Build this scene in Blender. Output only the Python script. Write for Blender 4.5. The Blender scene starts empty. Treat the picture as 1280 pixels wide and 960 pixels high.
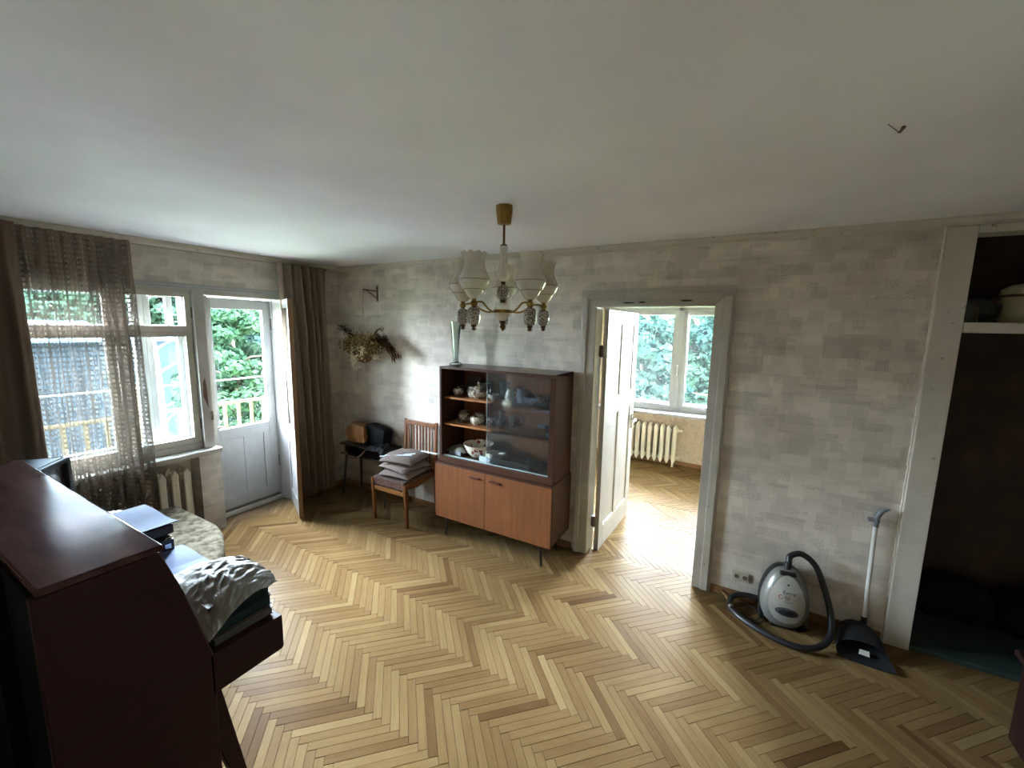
import bpy, bmesh, math, random
import numpy as np
from mathutils import Vector, Matrix, noise as mnoise
random.seed(7); np.random.seed(7)
SC = bpy.context.scene
COL = SC.collection
PI = math.pi

# ---------------------------------------------------------------- camera
cam_d = bpy.data.cameras.new('camera'); cam = bpy.data.objects.new('camera', cam_d); COL.objects.link(cam)
cr, cu, cf = (0.86808983, 0.49608715, 0.01782106), (-0.08447212, 0.11224852, 0.99008319), (-0.48916716, 0.86098653, -0.13934733)
cam.matrix_world = Matrix(((cr[0], cu[0], -cf[0], 4.0644), (cr[1], cu[1], -cf[1], -3.1687), (cr[2], cu[2], -cf[2], 1.8912), (0, 0, 0, 1)))
cam_d.sensor_width = 36; cam_d.lens = 517.87 / 1280 * 36; cam_d.clip_start = .02; cam_d.clip_end = 400
SC.camera = cam
# ---------------------------------------------------------------- world, overcast daylight
W = bpy.data.worlds.new('world'); SC.world = W; W.use_nodes = True
nt = W.node_tree; nt.nodes.clear()
o = nt.nodes.new('ShaderNodeOutputWorld'); b = nt.nodes.new('ShaderNodeBackground')
tc = nt.nodes.new('ShaderNodeTexCoord'); sx = nt.nodes.new('ShaderNodeSeparateXYZ'); rp = nt.nodes.new('ShaderNodeValToRGB')
nt.links.new(tc.outputs['Generated'], sx.inputs[0]); nt.links.new(sx.outputs['Z'], rp.inputs[0])
# bright even haze
rp.color_ramp.elements[0].position = 0.0; rp.color_ramp.elements[0].color = (.76, .87, 1, 1)
rp.color_ramp.elements[1].position = 1.0; rp.color_ramp.elements[1].color = (.73, .85, 1.0, 1)
SKY = 66.0
b.inputs[1].default_value = SKY
nt.links.new(rp.outputs[0], b.inputs[0]); nt.links.new(b.outputs[0], o.inputs[0])
SC.view_settings.view_transform = 'Standard'; SC.view_settings.look = 'None'
SC.view_settings.gamma = 1; SC.view_settings.use_curve_mapping = False
SC.view_settings.exposure = 2.4
SC.cycles.max_bounces = 14; SC.cycles.diffuse_bounces = 8; SC.cycles.glossy_bounces = 5
SC.cycles.transmission_bounces = 8; SC.cycles.transparent_max_bounces = 24
SC.cycles.sample_clamp_indirect = 12; SC.cycles.caustics_reflective = False; SC.cycles.caustics_refractive = False
sun_d = bpy.data.lights.new('hazy_sun', 'SUN'); sun_d.energy = 36; sun_d.angle = math.radians(50); sun_d.color = (.70, .84, 1.0)
sun = bpy.data.objects.new('hazy_sun', sun_d); COL.objects.link(sun)
sun.rotation_euler = Vector((.76, -.60, -.12)).to_track_quat('-Z', 'Y').to_euler()
def portal(name, loc, rot, sx_, sy_):
    l = bpy.data.lights.new(name, 'AREA'); l.shape = 'RECTANGLE'; l.size = sx_; l.size_y = sy_; l.cycles.is_portal = True
    q = bpy.data.objects.new(name, l); q.location = loc; q.rotation_euler = rot; COL.objects.link(q)
portal('window_daylight', (-.38, -2.03, 1.46), (0, -PI/2, 0), 1.42, 1.25)
portal('balcony_door_daylight', (-.38, -.97, 1.45), (0, -PI/2, 0), 1.3, .66)
portal('far_window_daylight', (3.15, 3.22, 1.46), (-PI/2, 0, 0), 2.0, 1.42)

# ---------------------------------------------------------------- materials
def lin(c): return tuple(((v/255)/12.92 if v/255 <= .04045 else ((v/255+.055)/1.055)**2.4) for v in c)
class NT:
    def __init__(s, name):
        s.m = bpy.data.materials.new(name); s.m.use_nodes = True; s.t = s.m.node_tree; s.t.nodes.clear()
        s.out = s.n('ShaderNodeOutputMaterial')
    def n(s, ty, **k):
        q = s.t.nodes.new(ty)
        for a, v in k.items(): setattr(q, a, v)
        return q
    def l(s, a, b): s.t.links.new(a, b)
    def inp(s, node, key, v):
        if hasattr(v, 'is_linked') or hasattr(v, 'links'): s.l(v, node.inputs[key])
        else: node.inputs[key].default_value = v
    def math(s, op, a, b=0.0, c=0.0, clamp=False):
        q = s.n('ShaderNodeMath', operation=op); q.use_clamp = clamp
        s.inp(q, 0, a); s.inp(q, 1, b)
        if op in ('MULTIPLY_ADD',): s.inp(q, 2, c)
        return q.outputs[0]
    def mix(s, f, a, b, mode='MIX'):
        q = s.n('ShaderNodeMix', data_type='RGBA', blend_type=mode)
        s.inp(q, 0, f)
        for k, v in ((6, a), (7, b)):
            if isinstance(v, tuple): q.inputs[k].default_value = (*v[:3], 1)
            else: s.l(v, q.inputs[k])
        return q.outputs[2]
    def coord(s, kind='Object', scale=(1, 1, 1), loc=(0, 0, 0)):
        c = s.n('ShaderNodeTexCoord'); mp = s.n('ShaderNodeMapping')
        s.l(c.outputs[kind], mp.inputs[0]); mp.inputs['Scale'].default_value = scale; mp.inputs['Location'].default_value = loc
        return mp.outputs[0]
    def noise(s, vec, scale, detail=4, rough=.55, dist=0):
        q = s.n('ShaderNodeTexNoise'); s.l(vec, q.inputs['Vector'])
        q.inputs['Scale'].default_value = scale; q.inputs['Detail'].default_value = detail
        q.inputs['Roughness'].default_value = rough; q.inputs['Distortion'].default_value = dist
        return q.outputs[0]
    def ramp(s, v, pts):
        q = s.n('ShaderNodeValToRGB'); s.l(v, q.inputs[0]); e = q.color_ramp.elements
        while len(e) < len(pts): e.new(.5)
        for i, (p, c) in enumerate(pts):
            e[i].position = p; e[i].color = (*c, 1) if isinstance(c, tuple) else (c, c, c, 1)
        return q.outputs[0]
    def bsdf(s, col, rough=.5, metal=0, **k):
        p = s.n('ShaderNodeBsdfPrincipled')
        if isinstance(col, tuple): p.inputs['Base Color'].default_value = (*col, 1)
        else: s.l(col, p.inputs['Base Color'])
        s.inp(p, 'Roughness', rough); p.inputs['Metallic'].default_value = metal
        for a, v in k.items(): s.inp(p, a.replace('_', ' '), v)
        return p
    def bump(s, h, strength=.3, dist=.002):
        q = s.n('ShaderNodeBump'); q.inputs['Strength'].default_value = strength; q.inputs['Distance'].default_value = dist
        s.l(h, q.inputs['Height']); return q.outputs[0]
    def end(s, sh): s.l(sh, s.out.inputs[0]); return s.m

def plain(name, c, rough=.5, metal=0, var=.12, scale=14, stretch=(1, 1, 1), c2=None, bump=0, bs=150, lo=.35, hi=.65, **k):
    t = NT(name); v = t.coord('Object', stretch); n = t.noise(v, scale, 5)
    a = lin(c)
    x, y = (tuple(q*(1-var) for q in a), tuple(min(1, q*(1+var)) for q in a)) if c2 is None else (a, lin(c2))
    col = t.ramp(n, [(lo, x), (hi, y)])
    p = t.bsdf(col, rough, metal, **k)
    if bump:
        t.l(t.bump(t.noise(v, bs, 3), bump), p.inputs['Normal'])
    return t.end(p.outputs[0])

def wood(name, c, c2, axis=0, rough=.35, scale=3, coat=.0, spec=.5, ior=1.45):
    t = NT(name); st = [22, 22, 22]; st[axis] = 1.4
    v = t.coord('Object', tuple(st)); n = t.noise(v, scale, 6, .6, .6)
    v2 = t.coord('Object'); n2 = t.noise(v2, 3, 3)
    col = t.ramp(n, [(.3, lin(c)), (.7, lin(c2))])
    col = t.mix(.35, col, t.ramp(n2, [(.3, .55), (.7, 1.0)]), 'MULTIPLY')
    p = t.bsdf(col, rough, Coat_Weight=coat, Coat_Roughness=.12, Specular_IOR_Level=spec, IOR=ior)
    t.l(t.bump(n, .12, .001), p.inputs['Normal'])
    return t.end(p.outputs[0])

def old_paint(name, c, rough=.45, wear=.1, wc=(112, 92, 70)):
    t = NT(name); v = t.coord('Object')
    n = t.noise(v, 5, 6); n2 = t.noise(v, 22, 8, .7); a = lin(c)
    col = t.ramp(n, [(.3, tuple(q*.84 for q in a)), (.65, a)])
    m = t.ramp(n2, [(.28-wear*.4+.03, 1.0), (.34-wear*.4+.05, 0.0)])
    col = t.mix(m, col, lin(wc))
    p = t.bsdf(col, rough); t.l(t.bump(t.noise(v, 40, 5), .2, .002), p.inputs['Normal'])
    return t.end(p.outputs[0])

def wallpaper(name, plane, tone=1.0, warm=(1, 1, 1)):
    t = NT(name); c = t.n('ShaderNodeTexCoord'); s = t.n('ShaderNodeSeparateXYZ'); t.l(c.outputs['Object'], s.inputs[0])
    k = t.n('ShaderNodeCombineXYZ'); t.l(s.outputs['X' if plane == 'x' else 'Y'], k.inputs[0]); t.l(s.outputs['Z'], k.inputs[1])
    v = k.outputs[0]
    def brick(wd, ht, off, loc, sq=1.0):
        mp = t.n('ShaderNodeMapping'); t.l(v, mp.inputs[0]); mp.inputs['Location'].default_value = loc
        q = t.n('ShaderNodeTexBrick'); t.l(mp.outputs[0], q.inputs[0]); q.offset = off; q.squash = sq
        q.inputs['Scale'].default_value = 1; q.inputs['Mortar Size'].default_value = 0.0
        q.inputs['Brick Width'].default_value = wd; q.inputs['Row Height'].default_value = ht
        q.inputs['Color1'].default_value = (0, 0, 0, 1); q.inputs['Color2'].default_value = (1, 1, 1, 1)
        return q.outputs[0]
    b1 = brick(.19, .125, .37, (.03, .02, 0)); b2 = brick(.083, .071, .3, (.01, .04, 0)); b3 = brick(.31, .052, .6, (.2, .0, 0))
    b4 = brick(.062, .058, .5, (.0, .013, 0)); b5 = brick(.118, .026, .4, (.0, .0, 0))
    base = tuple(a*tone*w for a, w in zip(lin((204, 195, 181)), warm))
    f = t.math('ADD', t.math('MULTIPLY', b1, .40), t.math('MULTIPLY', b2, .34)); f = t.math('ADD', f, t.math('MULTIPLY', b3, .26))
    col = t.ramp(f, [(.12, tuple(q*.78 for q in base)), (.5, base), (.9, tuple(min(1, q*1.22) for q in base))])
    # small printed marks in a few cells
    mp = t.n('ShaderNodeMapping'); t.l(v, mp.inputs[0]); mp.inputs['Scale'].default_value = (1, 1.4, 1); mp.inputs['Rotation'].default_value = (0, 0, .7)
    fine = t.noise(mp.outputs[0], 110, 2, .5)
    m4 = t.math('MULTIPLY', t.math('GREATER_THAN', b4, .91), t.math('GREATER_THAN', fine, .5))
    m5 = t.math('MULTIPLY', t.math('GREATER_THAN', b5, .95), t.math('GREATER_THAN', fine, .48))
    col = t.mix(t.math('MULTIPLY', t.math('MAXIMUM', m4, m5), .42), col, tuple(q*.5 for q in base))
    n = t.noise(v, 2.2, 6, .6); col = t.mix(.55, col, t.ramp(n, [(.3, (.74, .71, .66)), (.62, (1, 1, 1))]), 'MULTIPLY')
    n2 = t.noise(v, 90, 3); col = t.mix(.25, col, t.ramp(n2, [(.3, .8), (.7, 1.0)]), 'MULTIPLY')
    p = t.bsdf(col, .62)
    h = t.math('ADD', t.math('MULTIPLY', f, .8), t.math('MULTIPLY', t.math('ADD', n2, t.noise(v, 14, 3)), .5))
    t.l(t.bump(h, .5, .0025), p.inputs['Normal'])
    return t.end(p.outputs[0])

def parquet():
    t = NT('parquet_plank'); a = t.n('ShaderNodeAttribute', attribute_name='pl'); tn = t.n('ShaderNodeAttribute', attribute_name='tint')
    mp = t.n('ShaderNodeMapping'); t.l(a.outputs['Vector'], mp.inputs[0]); mp.inputs['Scale'].default_value = (4, 55, 1)
    n = t.noise(mp.outputs[0], 1.0, 6, .65, 1.2)
    base = t.ramp(tn.outputs['Fac'], [(0, lin((80, 58, 35))), (.25, lin((103, 80, 51))), (.6, lin((117, 95, 62))), (1, lin((136, 115, 80)))])
    col = t.mix(.55, base, t.ramp(n, [(.28, (.62, .52, .42)), (.6, (1, 1, 1))]), 'MULTIPLY')
    v = t.coord('Object'); big = t.noise(v, 1.3, 5, .6)
    col = t.mix(.5, col, t.ramp(big, [(.3, (.72, .66, .58)), (.62, (1, 1, 1))]), 'MULTIPLY')
    # worn, grimy patch at the balcony door
    s = t.n('ShaderNodeSeparateXYZ'); t.l(v, s.inputs[0])
    g = t.math('MULTIPLY', t.math('SUBTRACT', .30, t.math('ADD', s.outputs['X'], t.math('MULTIPLY', t.noise(v, 9, 5), .35))), 4.0, clamp=True)
    g = t.math('MULTIPLY', g, t.math('LESS_THAN', s.outputs['Y'], -.6))
    col = t.mix(t.math('MULTIPLY', g, .75), col, lin((98, 84, 70)))
    dots = t.noise(v, 38, 2, .4); col = t.mix(t.ramp(dots, [(.16, .7), (.20, 0.0)]), col, lin((92, 66, 42)))
    scr = t.noise(v, 6, 6, .65)
    r = t.ramp(scr, [(.3, .26), (.7, .46)])
    p = t.bsdf(col, r, IOR=1.06)
    t.l(t.bump(t.math('ADD', n, t.noise(v, 3.5, 2)), .22, .0016), p.inputs['Normal'])
    return t.end(p.outputs[0])

def glass(name, tint=(1, 1, 1), refl=1.0, dirt=.0, rough=.02):
    t = NT(name); f = t.n('ShaderNodeFresnel'); f.inputs[0].default_value = 1.45
    tr = t.n('ShaderNodeBsdfTransparent'); tr.inputs[0].default_value = (*tint, 1)
    g = t.n('ShaderNodeBsdfGlossy'); g.inputs['Roughness'].default_value = rough
    m = t.n('ShaderNodeMixShader'); t.l(t.math('MULTIPLY', f.outputs[0], refl, clamp=True), m.inputs[0])
    t.l(tr.outputs[0], m.inputs[1]); t.l(g.outputs[0], m.inputs[2]); sh = m.outputs[0]
    if dirt:
        d = t.n('ShaderNodeBsdfDiffuse'); d.inputs[0].default_value = (.8, .84, .86, 1)
        e = t.n('ShaderNodeBsdfTranslucent'); e.inputs[0].default_value = (.8, .88, .92, 1)
        a = t.n('ShaderNodeAddShader'); t.l(d.outputs[0], a.inputs[0]); t.l(e.outputs[0], a.inputs[1])
        m2 = t.n('ShaderNodeMixShader'); nn = t.noise(t.coord('Object'), 6, 6, .65)
        t.l(t.math('MULTIPLY', t.ramp(nn, [(.3, .4), (.75, 1.0)]), dirt), m2.inputs[0])
        t.l(sh, m2.inputs[1]); t.l(a.outputs[0], m2.inputs[2]); sh = m2.outputs[0]
    return t.end(sh)

def cloth(name, c, trans=.25, var=.15, scale=60):
    t = NT(name); v = t.coord('Object'); n = t.noise(v, scale, 4); a = lin(c)
    col = t.ramp(n, [(.3, tuple(q*(1-var) for q in a)), (.7, a)])
    d = t.n('ShaderNodeBsdfDiffuse'); t.l(col, d.inputs[0]); e = t.n('ShaderNodeBsdfTranslucent'); t.l(col, e.inputs[0])
    m = t.n('ShaderNodeMixShader'); m.inputs[0].default_value = trans; t.l(d.outputs[0], m.inputs[1]); t.l(e.outputs[0], m.inputs[2])
    return t.end(m.outputs[0])

def gauze(name):
    t = NT(name); c = t.n('ShaderNodeTexCoord'); mp = t.n('ShaderNodeMapping'); t.l(c.outputs['UV'], mp.inputs[0])
    wob = t.n('ShaderNodeTexNoise'); t.l(mp.outputs[0], wob.inputs['Vector']); wob.inputs['Scale'].default_value = 14
    vm = t.n('ShaderNodeVectorMath', operation='SCALE'); t.l(wob.outputs['Color'], vm.inputs[0]); vm.inputs['Scale'].default_value = .016
    va = t.n('ShaderNodeVectorMath', operation='ADD'); t.l(mp.outputs[0], va.inputs[0]); t.l(vm.outputs[0], va.inputs[1])
    s = t.n('ShaderNodeSeparateXYZ'); t.l(va.outputs[0], s.inputs[0])
    def bars(x, per, duty): return t.math('LESS_THAN', t.math('FRACT', t.math('DIVIDE', x, per)), duty)
    big = t.math('MAXIMUM', bars(s.outputs[0], .040, .42), bars(s.outputs[1], .034, .42))
    fn = t.n('ShaderNodeTexNoise'); t.l(mp.outputs[0], fn.inputs['Vector']); fn.inputs['Scale'].default_value = 120; fn.inputs['Detail'].default_value = 3
    gat = t.n('ShaderNodeTexNoise'); mg_ = t.n('ShaderNodeMapping'); t.l(c.outputs['UV'], mg_.inputs[0]); mg_.inputs['Scale'].default_value = (16, .35, 1); t.l(mg_.outputs[0], gat.inputs['Vector']); gat.inputs['Detail'].default_value = 3
    den = t.math('ADD', t.math('MULTIPLY', big, .25), t.math('ADD', .58, t.math('MULTIPLY', t.math('SUBTRACT', gat.outputs[0], .5), 1.1))); den = t.math('ADD', den, t.math('MULTIPLY', t.math('SUBTRACT', fn.outputs[0], .5), .5), clamp=True)
    col = lin((120, 108, 96))
    d = t.n('ShaderNodeBsdfDiffuse'); d.inputs[0].default_value = (*col, 1); e = t.n('ShaderNodeBsdfTranslucent'); e.inputs[0].default_value = (*col, 1)
    m = t.n('ShaderNodeMixShader'); m.inputs[0].default_value = .04; t.l(d.outputs[0], m.inputs[1]); t.l(e.outputs[0], m.inputs[2])
    tr = t.n('ShaderNodeBsdfTransparent'); m2 = t.n('ShaderNodeMixShader'); t.l(den, m2.inputs[0]); t.l(tr.outputs[0], m2.inputs[1]); t.l(m.outputs[0], m2.inputs[2])
    return t.end(m2.outputs[0])

def foliage(name, c, c2, wl=.6, fs=9):
    t = NT(name); v = t.coord('Object'); n = t.noise(v, 1.6, 3); nf = t.noise(v, fs, 2)
    col = t.ramp(t.math('ADD', t.math('MULTIPLY', n, wl), t.math('MULTIPLY', nf, 1-wl)), [(.36, lin(c)), (.62, lin(c2))])
    d = t.n('ShaderNodeBsdfDiffuse'); t.l(col, d.inputs[0]); e = t.n('ShaderNodeBsdfTranslucent'); t.l(col, e.inputs[0])
    m = t.n('ShaderNodeMixShader'); m.inputs[0].default_value = .15; t.l(d.outputs[0], m.inputs[1]); t.l(e.outputs[0], m.inputs[2])
    return t.end(m.outputs[0])

M = {}
M['wp_back'] = wallpaper('wallpaper_patchwork_back', 'x')
M['wp_left'] = wallpaper('wallpaper_patchwork_side', 'y', .85)  # same paper as the back wall, toned down to carry the window wall's shade
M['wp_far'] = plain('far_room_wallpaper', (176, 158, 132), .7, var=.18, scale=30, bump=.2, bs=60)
M['ceiling'] = plain('whitewash', (226, 229, 234), .9, var=.04, scale=2.2, bump=.25, bs=28)
M['white'] = old_paint('old_white_paint', (166, 162, 152), .42, .12)
M['white2'] = old_paint('white_gloss_paint', (154, 154, 152), .35, .10, (120, 110, 98))
M['casing'] = old_paint('cream_gloss_paint', (176, 171, 157), .4, .10, (104, 82, 60))
M['column'] = old_paint('column_paint', (196, 190, 175), .6, .03)
M['plaster_edge'] = plain('bare_plaster_edge', (222, 218, 206), .9)
M['floor_base'] = plain('floor_joint', (44, 32, 22), .8)
M['plank'] = parquet()
M['teal'] = plain('teal_floor_paint', (52, 66, 62), .4, c2=(42, 54, 50), scale=6)
M['closet'] = plain('closet_paper', (62, 46, 36), .8, var=.3, scale=7)
M['glass'] = glass('window_glass', (.99, .995, 1), .6, .0)
M['glass_far'] = glass('dusty_window_glass', (.97, .99, 1), .6, .001)
M['glass_blue'] = glass('dusty_outer_glass', (.93, .98, 1), .6, .0012)
M['glass_cab'] = glass('sliding_glass', (.90, .93, .93), 1.1, .025, .01)
M['glass_edge'] = plain('glass_edge', (178, 196, 192), .15)
M['crystal'] = glass('crystal', (.86, .89, .88), 1.8, .04, .08)
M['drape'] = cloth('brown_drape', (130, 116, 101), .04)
M['drape_dark'] = cloth('brown_drape_left', (104, 90, 78), .0)  # the brown drape again, its backlit shade put into a darker colour
M['gauze'] = gauze('gauze_net')
M['lid'] = plain('dusty_mahogany_lid', (40, 23, 20), .17, c2=(62, 42, 38), scale=5, stretch=(.5, 2, 1), IOR=1.05)
M['piano'] = wood('mahogany', (46, 28, 25), (70, 48, 43), 0, .16, 2.4, .0, .5, 1.14)
M['piano_side'] = wood('mahogany_side', (26, 10, 8), (38, 14, 11), 1, .55, 2.4, .0, .12)
M['black'] = plain('black_board', (9, 8, 8), .95, Specular_IOR_Level=.05)
M['walnut'] = wood('walnut_veneer', (50, 29, 19), (76, 47, 31), 2, .5, 3, 0, .2)
M['walnut_h'] = wood('walnut_veneer_flat', (58, 36, 26), (84, 54, 40), 0, .3)
M['teak'] = wood('teak_door', (104, 60, 33), (128, 78, 45), 2, .38, 2.2)
M['shelf'] = wood('oak_shelf', (146, 92, 44), (176, 116, 62), 0, .4)
M['cabback'] = wood('cabinet_back', (112, 66, 34), (146, 90, 48), 2, .45)
M['handle_dark'] = plain('dark_handle', (70, 30, 18), .35)
M['leg_black'] = plain('black_lacquer', (24, 18, 15), .3)
M['brass'] = plain('old_brass', (150, 122, 66), .34, 1.0, .25, 30)
M['brass_d'] = plain('dull_brass', (92, 70, 40), .45, .9, .3, 40)
M['chrome'] = plain('chrome', (190, 190, 188), .18, 1.0, .05)
M['opal'] = plain('opal_glass', (196, 188, 172), .12, var=.05, Transmission_Weight=.0, Subsurface_Weight=.15)
M['opal_line'] = plain('gilt_line', (120, 104, 76), .3)
M['porcelain'] = plain('patterned_porcelain', (186, 178, 160), .22, c2=(72, 62, 50), scale=210, lo=.44, hi=.56)
M['porc_white'] = plain('white_porcelain', (206, 200, 186), .18, var=.06)
M['china'] = plain('flowered_china', (196, 186, 168), .2, c2=(98, 72, 50), scale=55, lo=.5, hi=.58)
M['china_red'] = plain('red_flower_china', (216, 208, 190), .2, c2=(140, 44, 44), scale=26, lo=.56, hi=.6)
M['china_blue'] = plain('pale_blue_china', (176, 186, 196), .25, var=.08)
M['paper'] = plain('paper', (112, 118, 130), .8, Specular_IOR_Level=0.0, var=.04)
M['paper_blue'] = plain('glossy_page', (84, 96, 122), .5, IOR=1.05, var=.08, scale=5)
M['dark_cover'] = plain('dark_cover', (26, 28, 34), .4)
M['green_cover'] = plain('green_cover', (20, 34, 28), .6, IOR=1.2)
M['brown_cover'] = plain('brown_cover', (62, 48, 36), .55)
M['page_edge'] = plain('page_edges', (176, 166, 144), .8, stretch=(1, 1, 40))
M['dull_pages'] = plain('dull_page_edges', (44, 40, 34), .85)
M['plastic'] = plain('plastic_bag', (128, 126, 116), .45, IOR=1.15, var=.05, Transmission_Weight=.15)
M['chair_wood'] = wood('chair_beech', (92, 54, 28), (130, 82, 44), 2, .35)
M['chair_rail'] = wood('chair_rail', (148, 98, 54), (176, 122, 70), 0, .35)
M['seat_cloth'] = plain('seat_weave', (104, 88, 80), .9, c2=(70, 54, 48), scale=110, bump=.3)
M['seat_edge'] = plain('seat_flecked', (122, 96, 82), .9, c2=(78, 44, 36), scale=70, bump=.3)
M['pillow'] = plain('grey_pillow', (128, 116, 110), .95, c2=(98, 86, 80), scale=120, bump=.35)
M['pillow_lt'] = plain('pale_pillow', (146, 134, 124), .95, c2=(112, 98, 90), scale=110, bump=.35)
M['strip'] = plain('white_plastic_strip', (216, 226, 230), .35, var=.03)
M['leather'] = plain('tan_leather', (146, 98, 52), .5, var=.25, scale=9, bump=.3, bs=30)
M['black_leather'] = plain('black_leather', (16, 16, 17), .7, Specular_IOR_Level=.15, bump=.3, bs=60)
M['strap'] = plain('strap_leather', (112, 84, 62), .5)
M['brocade'] = plain('beige_brocade', (104, 98, 84), .85, Specular_IOR_Level=0.0, c2=(66, 60, 48), scale=22, bump=.4, bs=60)
M['radiator'] = old_paint('radiator_paint', (204, 196, 176), .4, .10)
M['tv_case'] = plain('tv_case', (62, 70, 74), .6, IOR=1.12)
M['tv_bezel'] = plain('tv_bezel', (22, 24, 28), .35)
M['tv_screen'] = plain('tv_screen', (66, 78, 80), .1, var=.04)
M['silver'] = plain('silver_plastic', (168, 168, 160), .32, .4, .05)
M['silver_d'] = plain('grey_plastic', (122, 122, 116), .32, .4, .08)
M['vent'] = plain('vent_grille', (74, 76, 76), .5)
M['black_pl'] = plain('black_plastic', (20, 20, 21), .38)
M['hose'] = plain('hose_plastic', (22, 22, 24), .42)
M['cable'] = plain('cable', (26, 22, 20), .5)
M['red'] = plain('red_print', (150, 50, 54), .5)
M['pan'] = plain('dustpan_plastic', (32, 33, 35), .45, IOR=1.3)
M['stick'] = plain('white_stick', (196, 194, 184), .35, var=.04)
M['socket'] = plain('socket_plastic', (176, 168, 148), .4, var=.05)
M['socket_hole'] = plain('socket_hole', (90, 80, 66), .5)
M['rope'] = plain('pale_cord', (190, 180, 160), .8)
M['dry'] = foliage('dried_flowers', (36, 28, 22), (196, 168, 122), .1, 45)
M['dry_dark'] = foliage('dried_dark_grass', (52, 36, 24), (88, 62, 38))
M['basket'] = plain('wicker', (84, 60, 34), .7, var=.35, scale=60)
M['rust'] = plain('rusty_metal', (92, 66, 50), .6)
M['redwood'] = wood('red_brown_wood', (26, 12, 10), (38, 18, 14), 2, .5, 3, 0, .2)
M['pot'] = plain('cream_enamel', (190, 182, 150), .35, var=.08)
M['brown_band'] = plain('brown_band', (96, 54, 34), .4)
M['bag_dark'] = plain('dark_bag', (44, 50, 54), .4, bump=.5, bs=20)
M['leafA'] = foliage('summer_leaves', (10, 22, 15), (28, 43, 28))
M['leafB'] = foliage('summer_leaves_pale', (16, 27, 21), (35, 50, 38))
M['leafC'] = foliage('summer_leaves_deep', (10, 24, 21), (26, 42, 37))
M['bark'] = plain('bark', (60, 54, 48), .9, Specular_IOR_Level=0.0, var=.25, scale=20)
M['asphalt'] = plain('asphalt', (150, 150, 146), .9, Specular_IOR_Level=0.0, var=.1)
M['grass'] = plain('lawn', (112, 128, 88), .95, Specular_IOR_Level=0.0, var=.25, scale=3)
M['concrete'] = plain('concrete', (86, 84, 80), .9, var=.12)
M['balcony_screed'] = plain('balcony_screed', (196, 192, 184), .9, var=.1)
M['block_render'] = plain('grey_render', (150, 146, 138), .95)
M['railwood'] = plain('weathered_yellow_paint', (66, 58, 40), .7, Specular_IOR_Level=0.0, var=.12)
M['facade'] = plain('blue_grey_facade', (27, 35, 40), .8, Specular_IOR_Level=0.0, var=.05, scale=3)
M['roof'] = plain('sheet_roof', (52, 62, 70), .5, Specular_IOR_Level=0.0, var=.08)
M['window_dark'] = plain('far_window', (120, 136, 148), .3)
M['soil'] = plain('dry_soil_litter', (120, 104, 86), .9, c2=(70, 56, 44), scale=60)
M['iron'] = plain('hinge_iron', (96, 84, 72), .5, .4)

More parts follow.
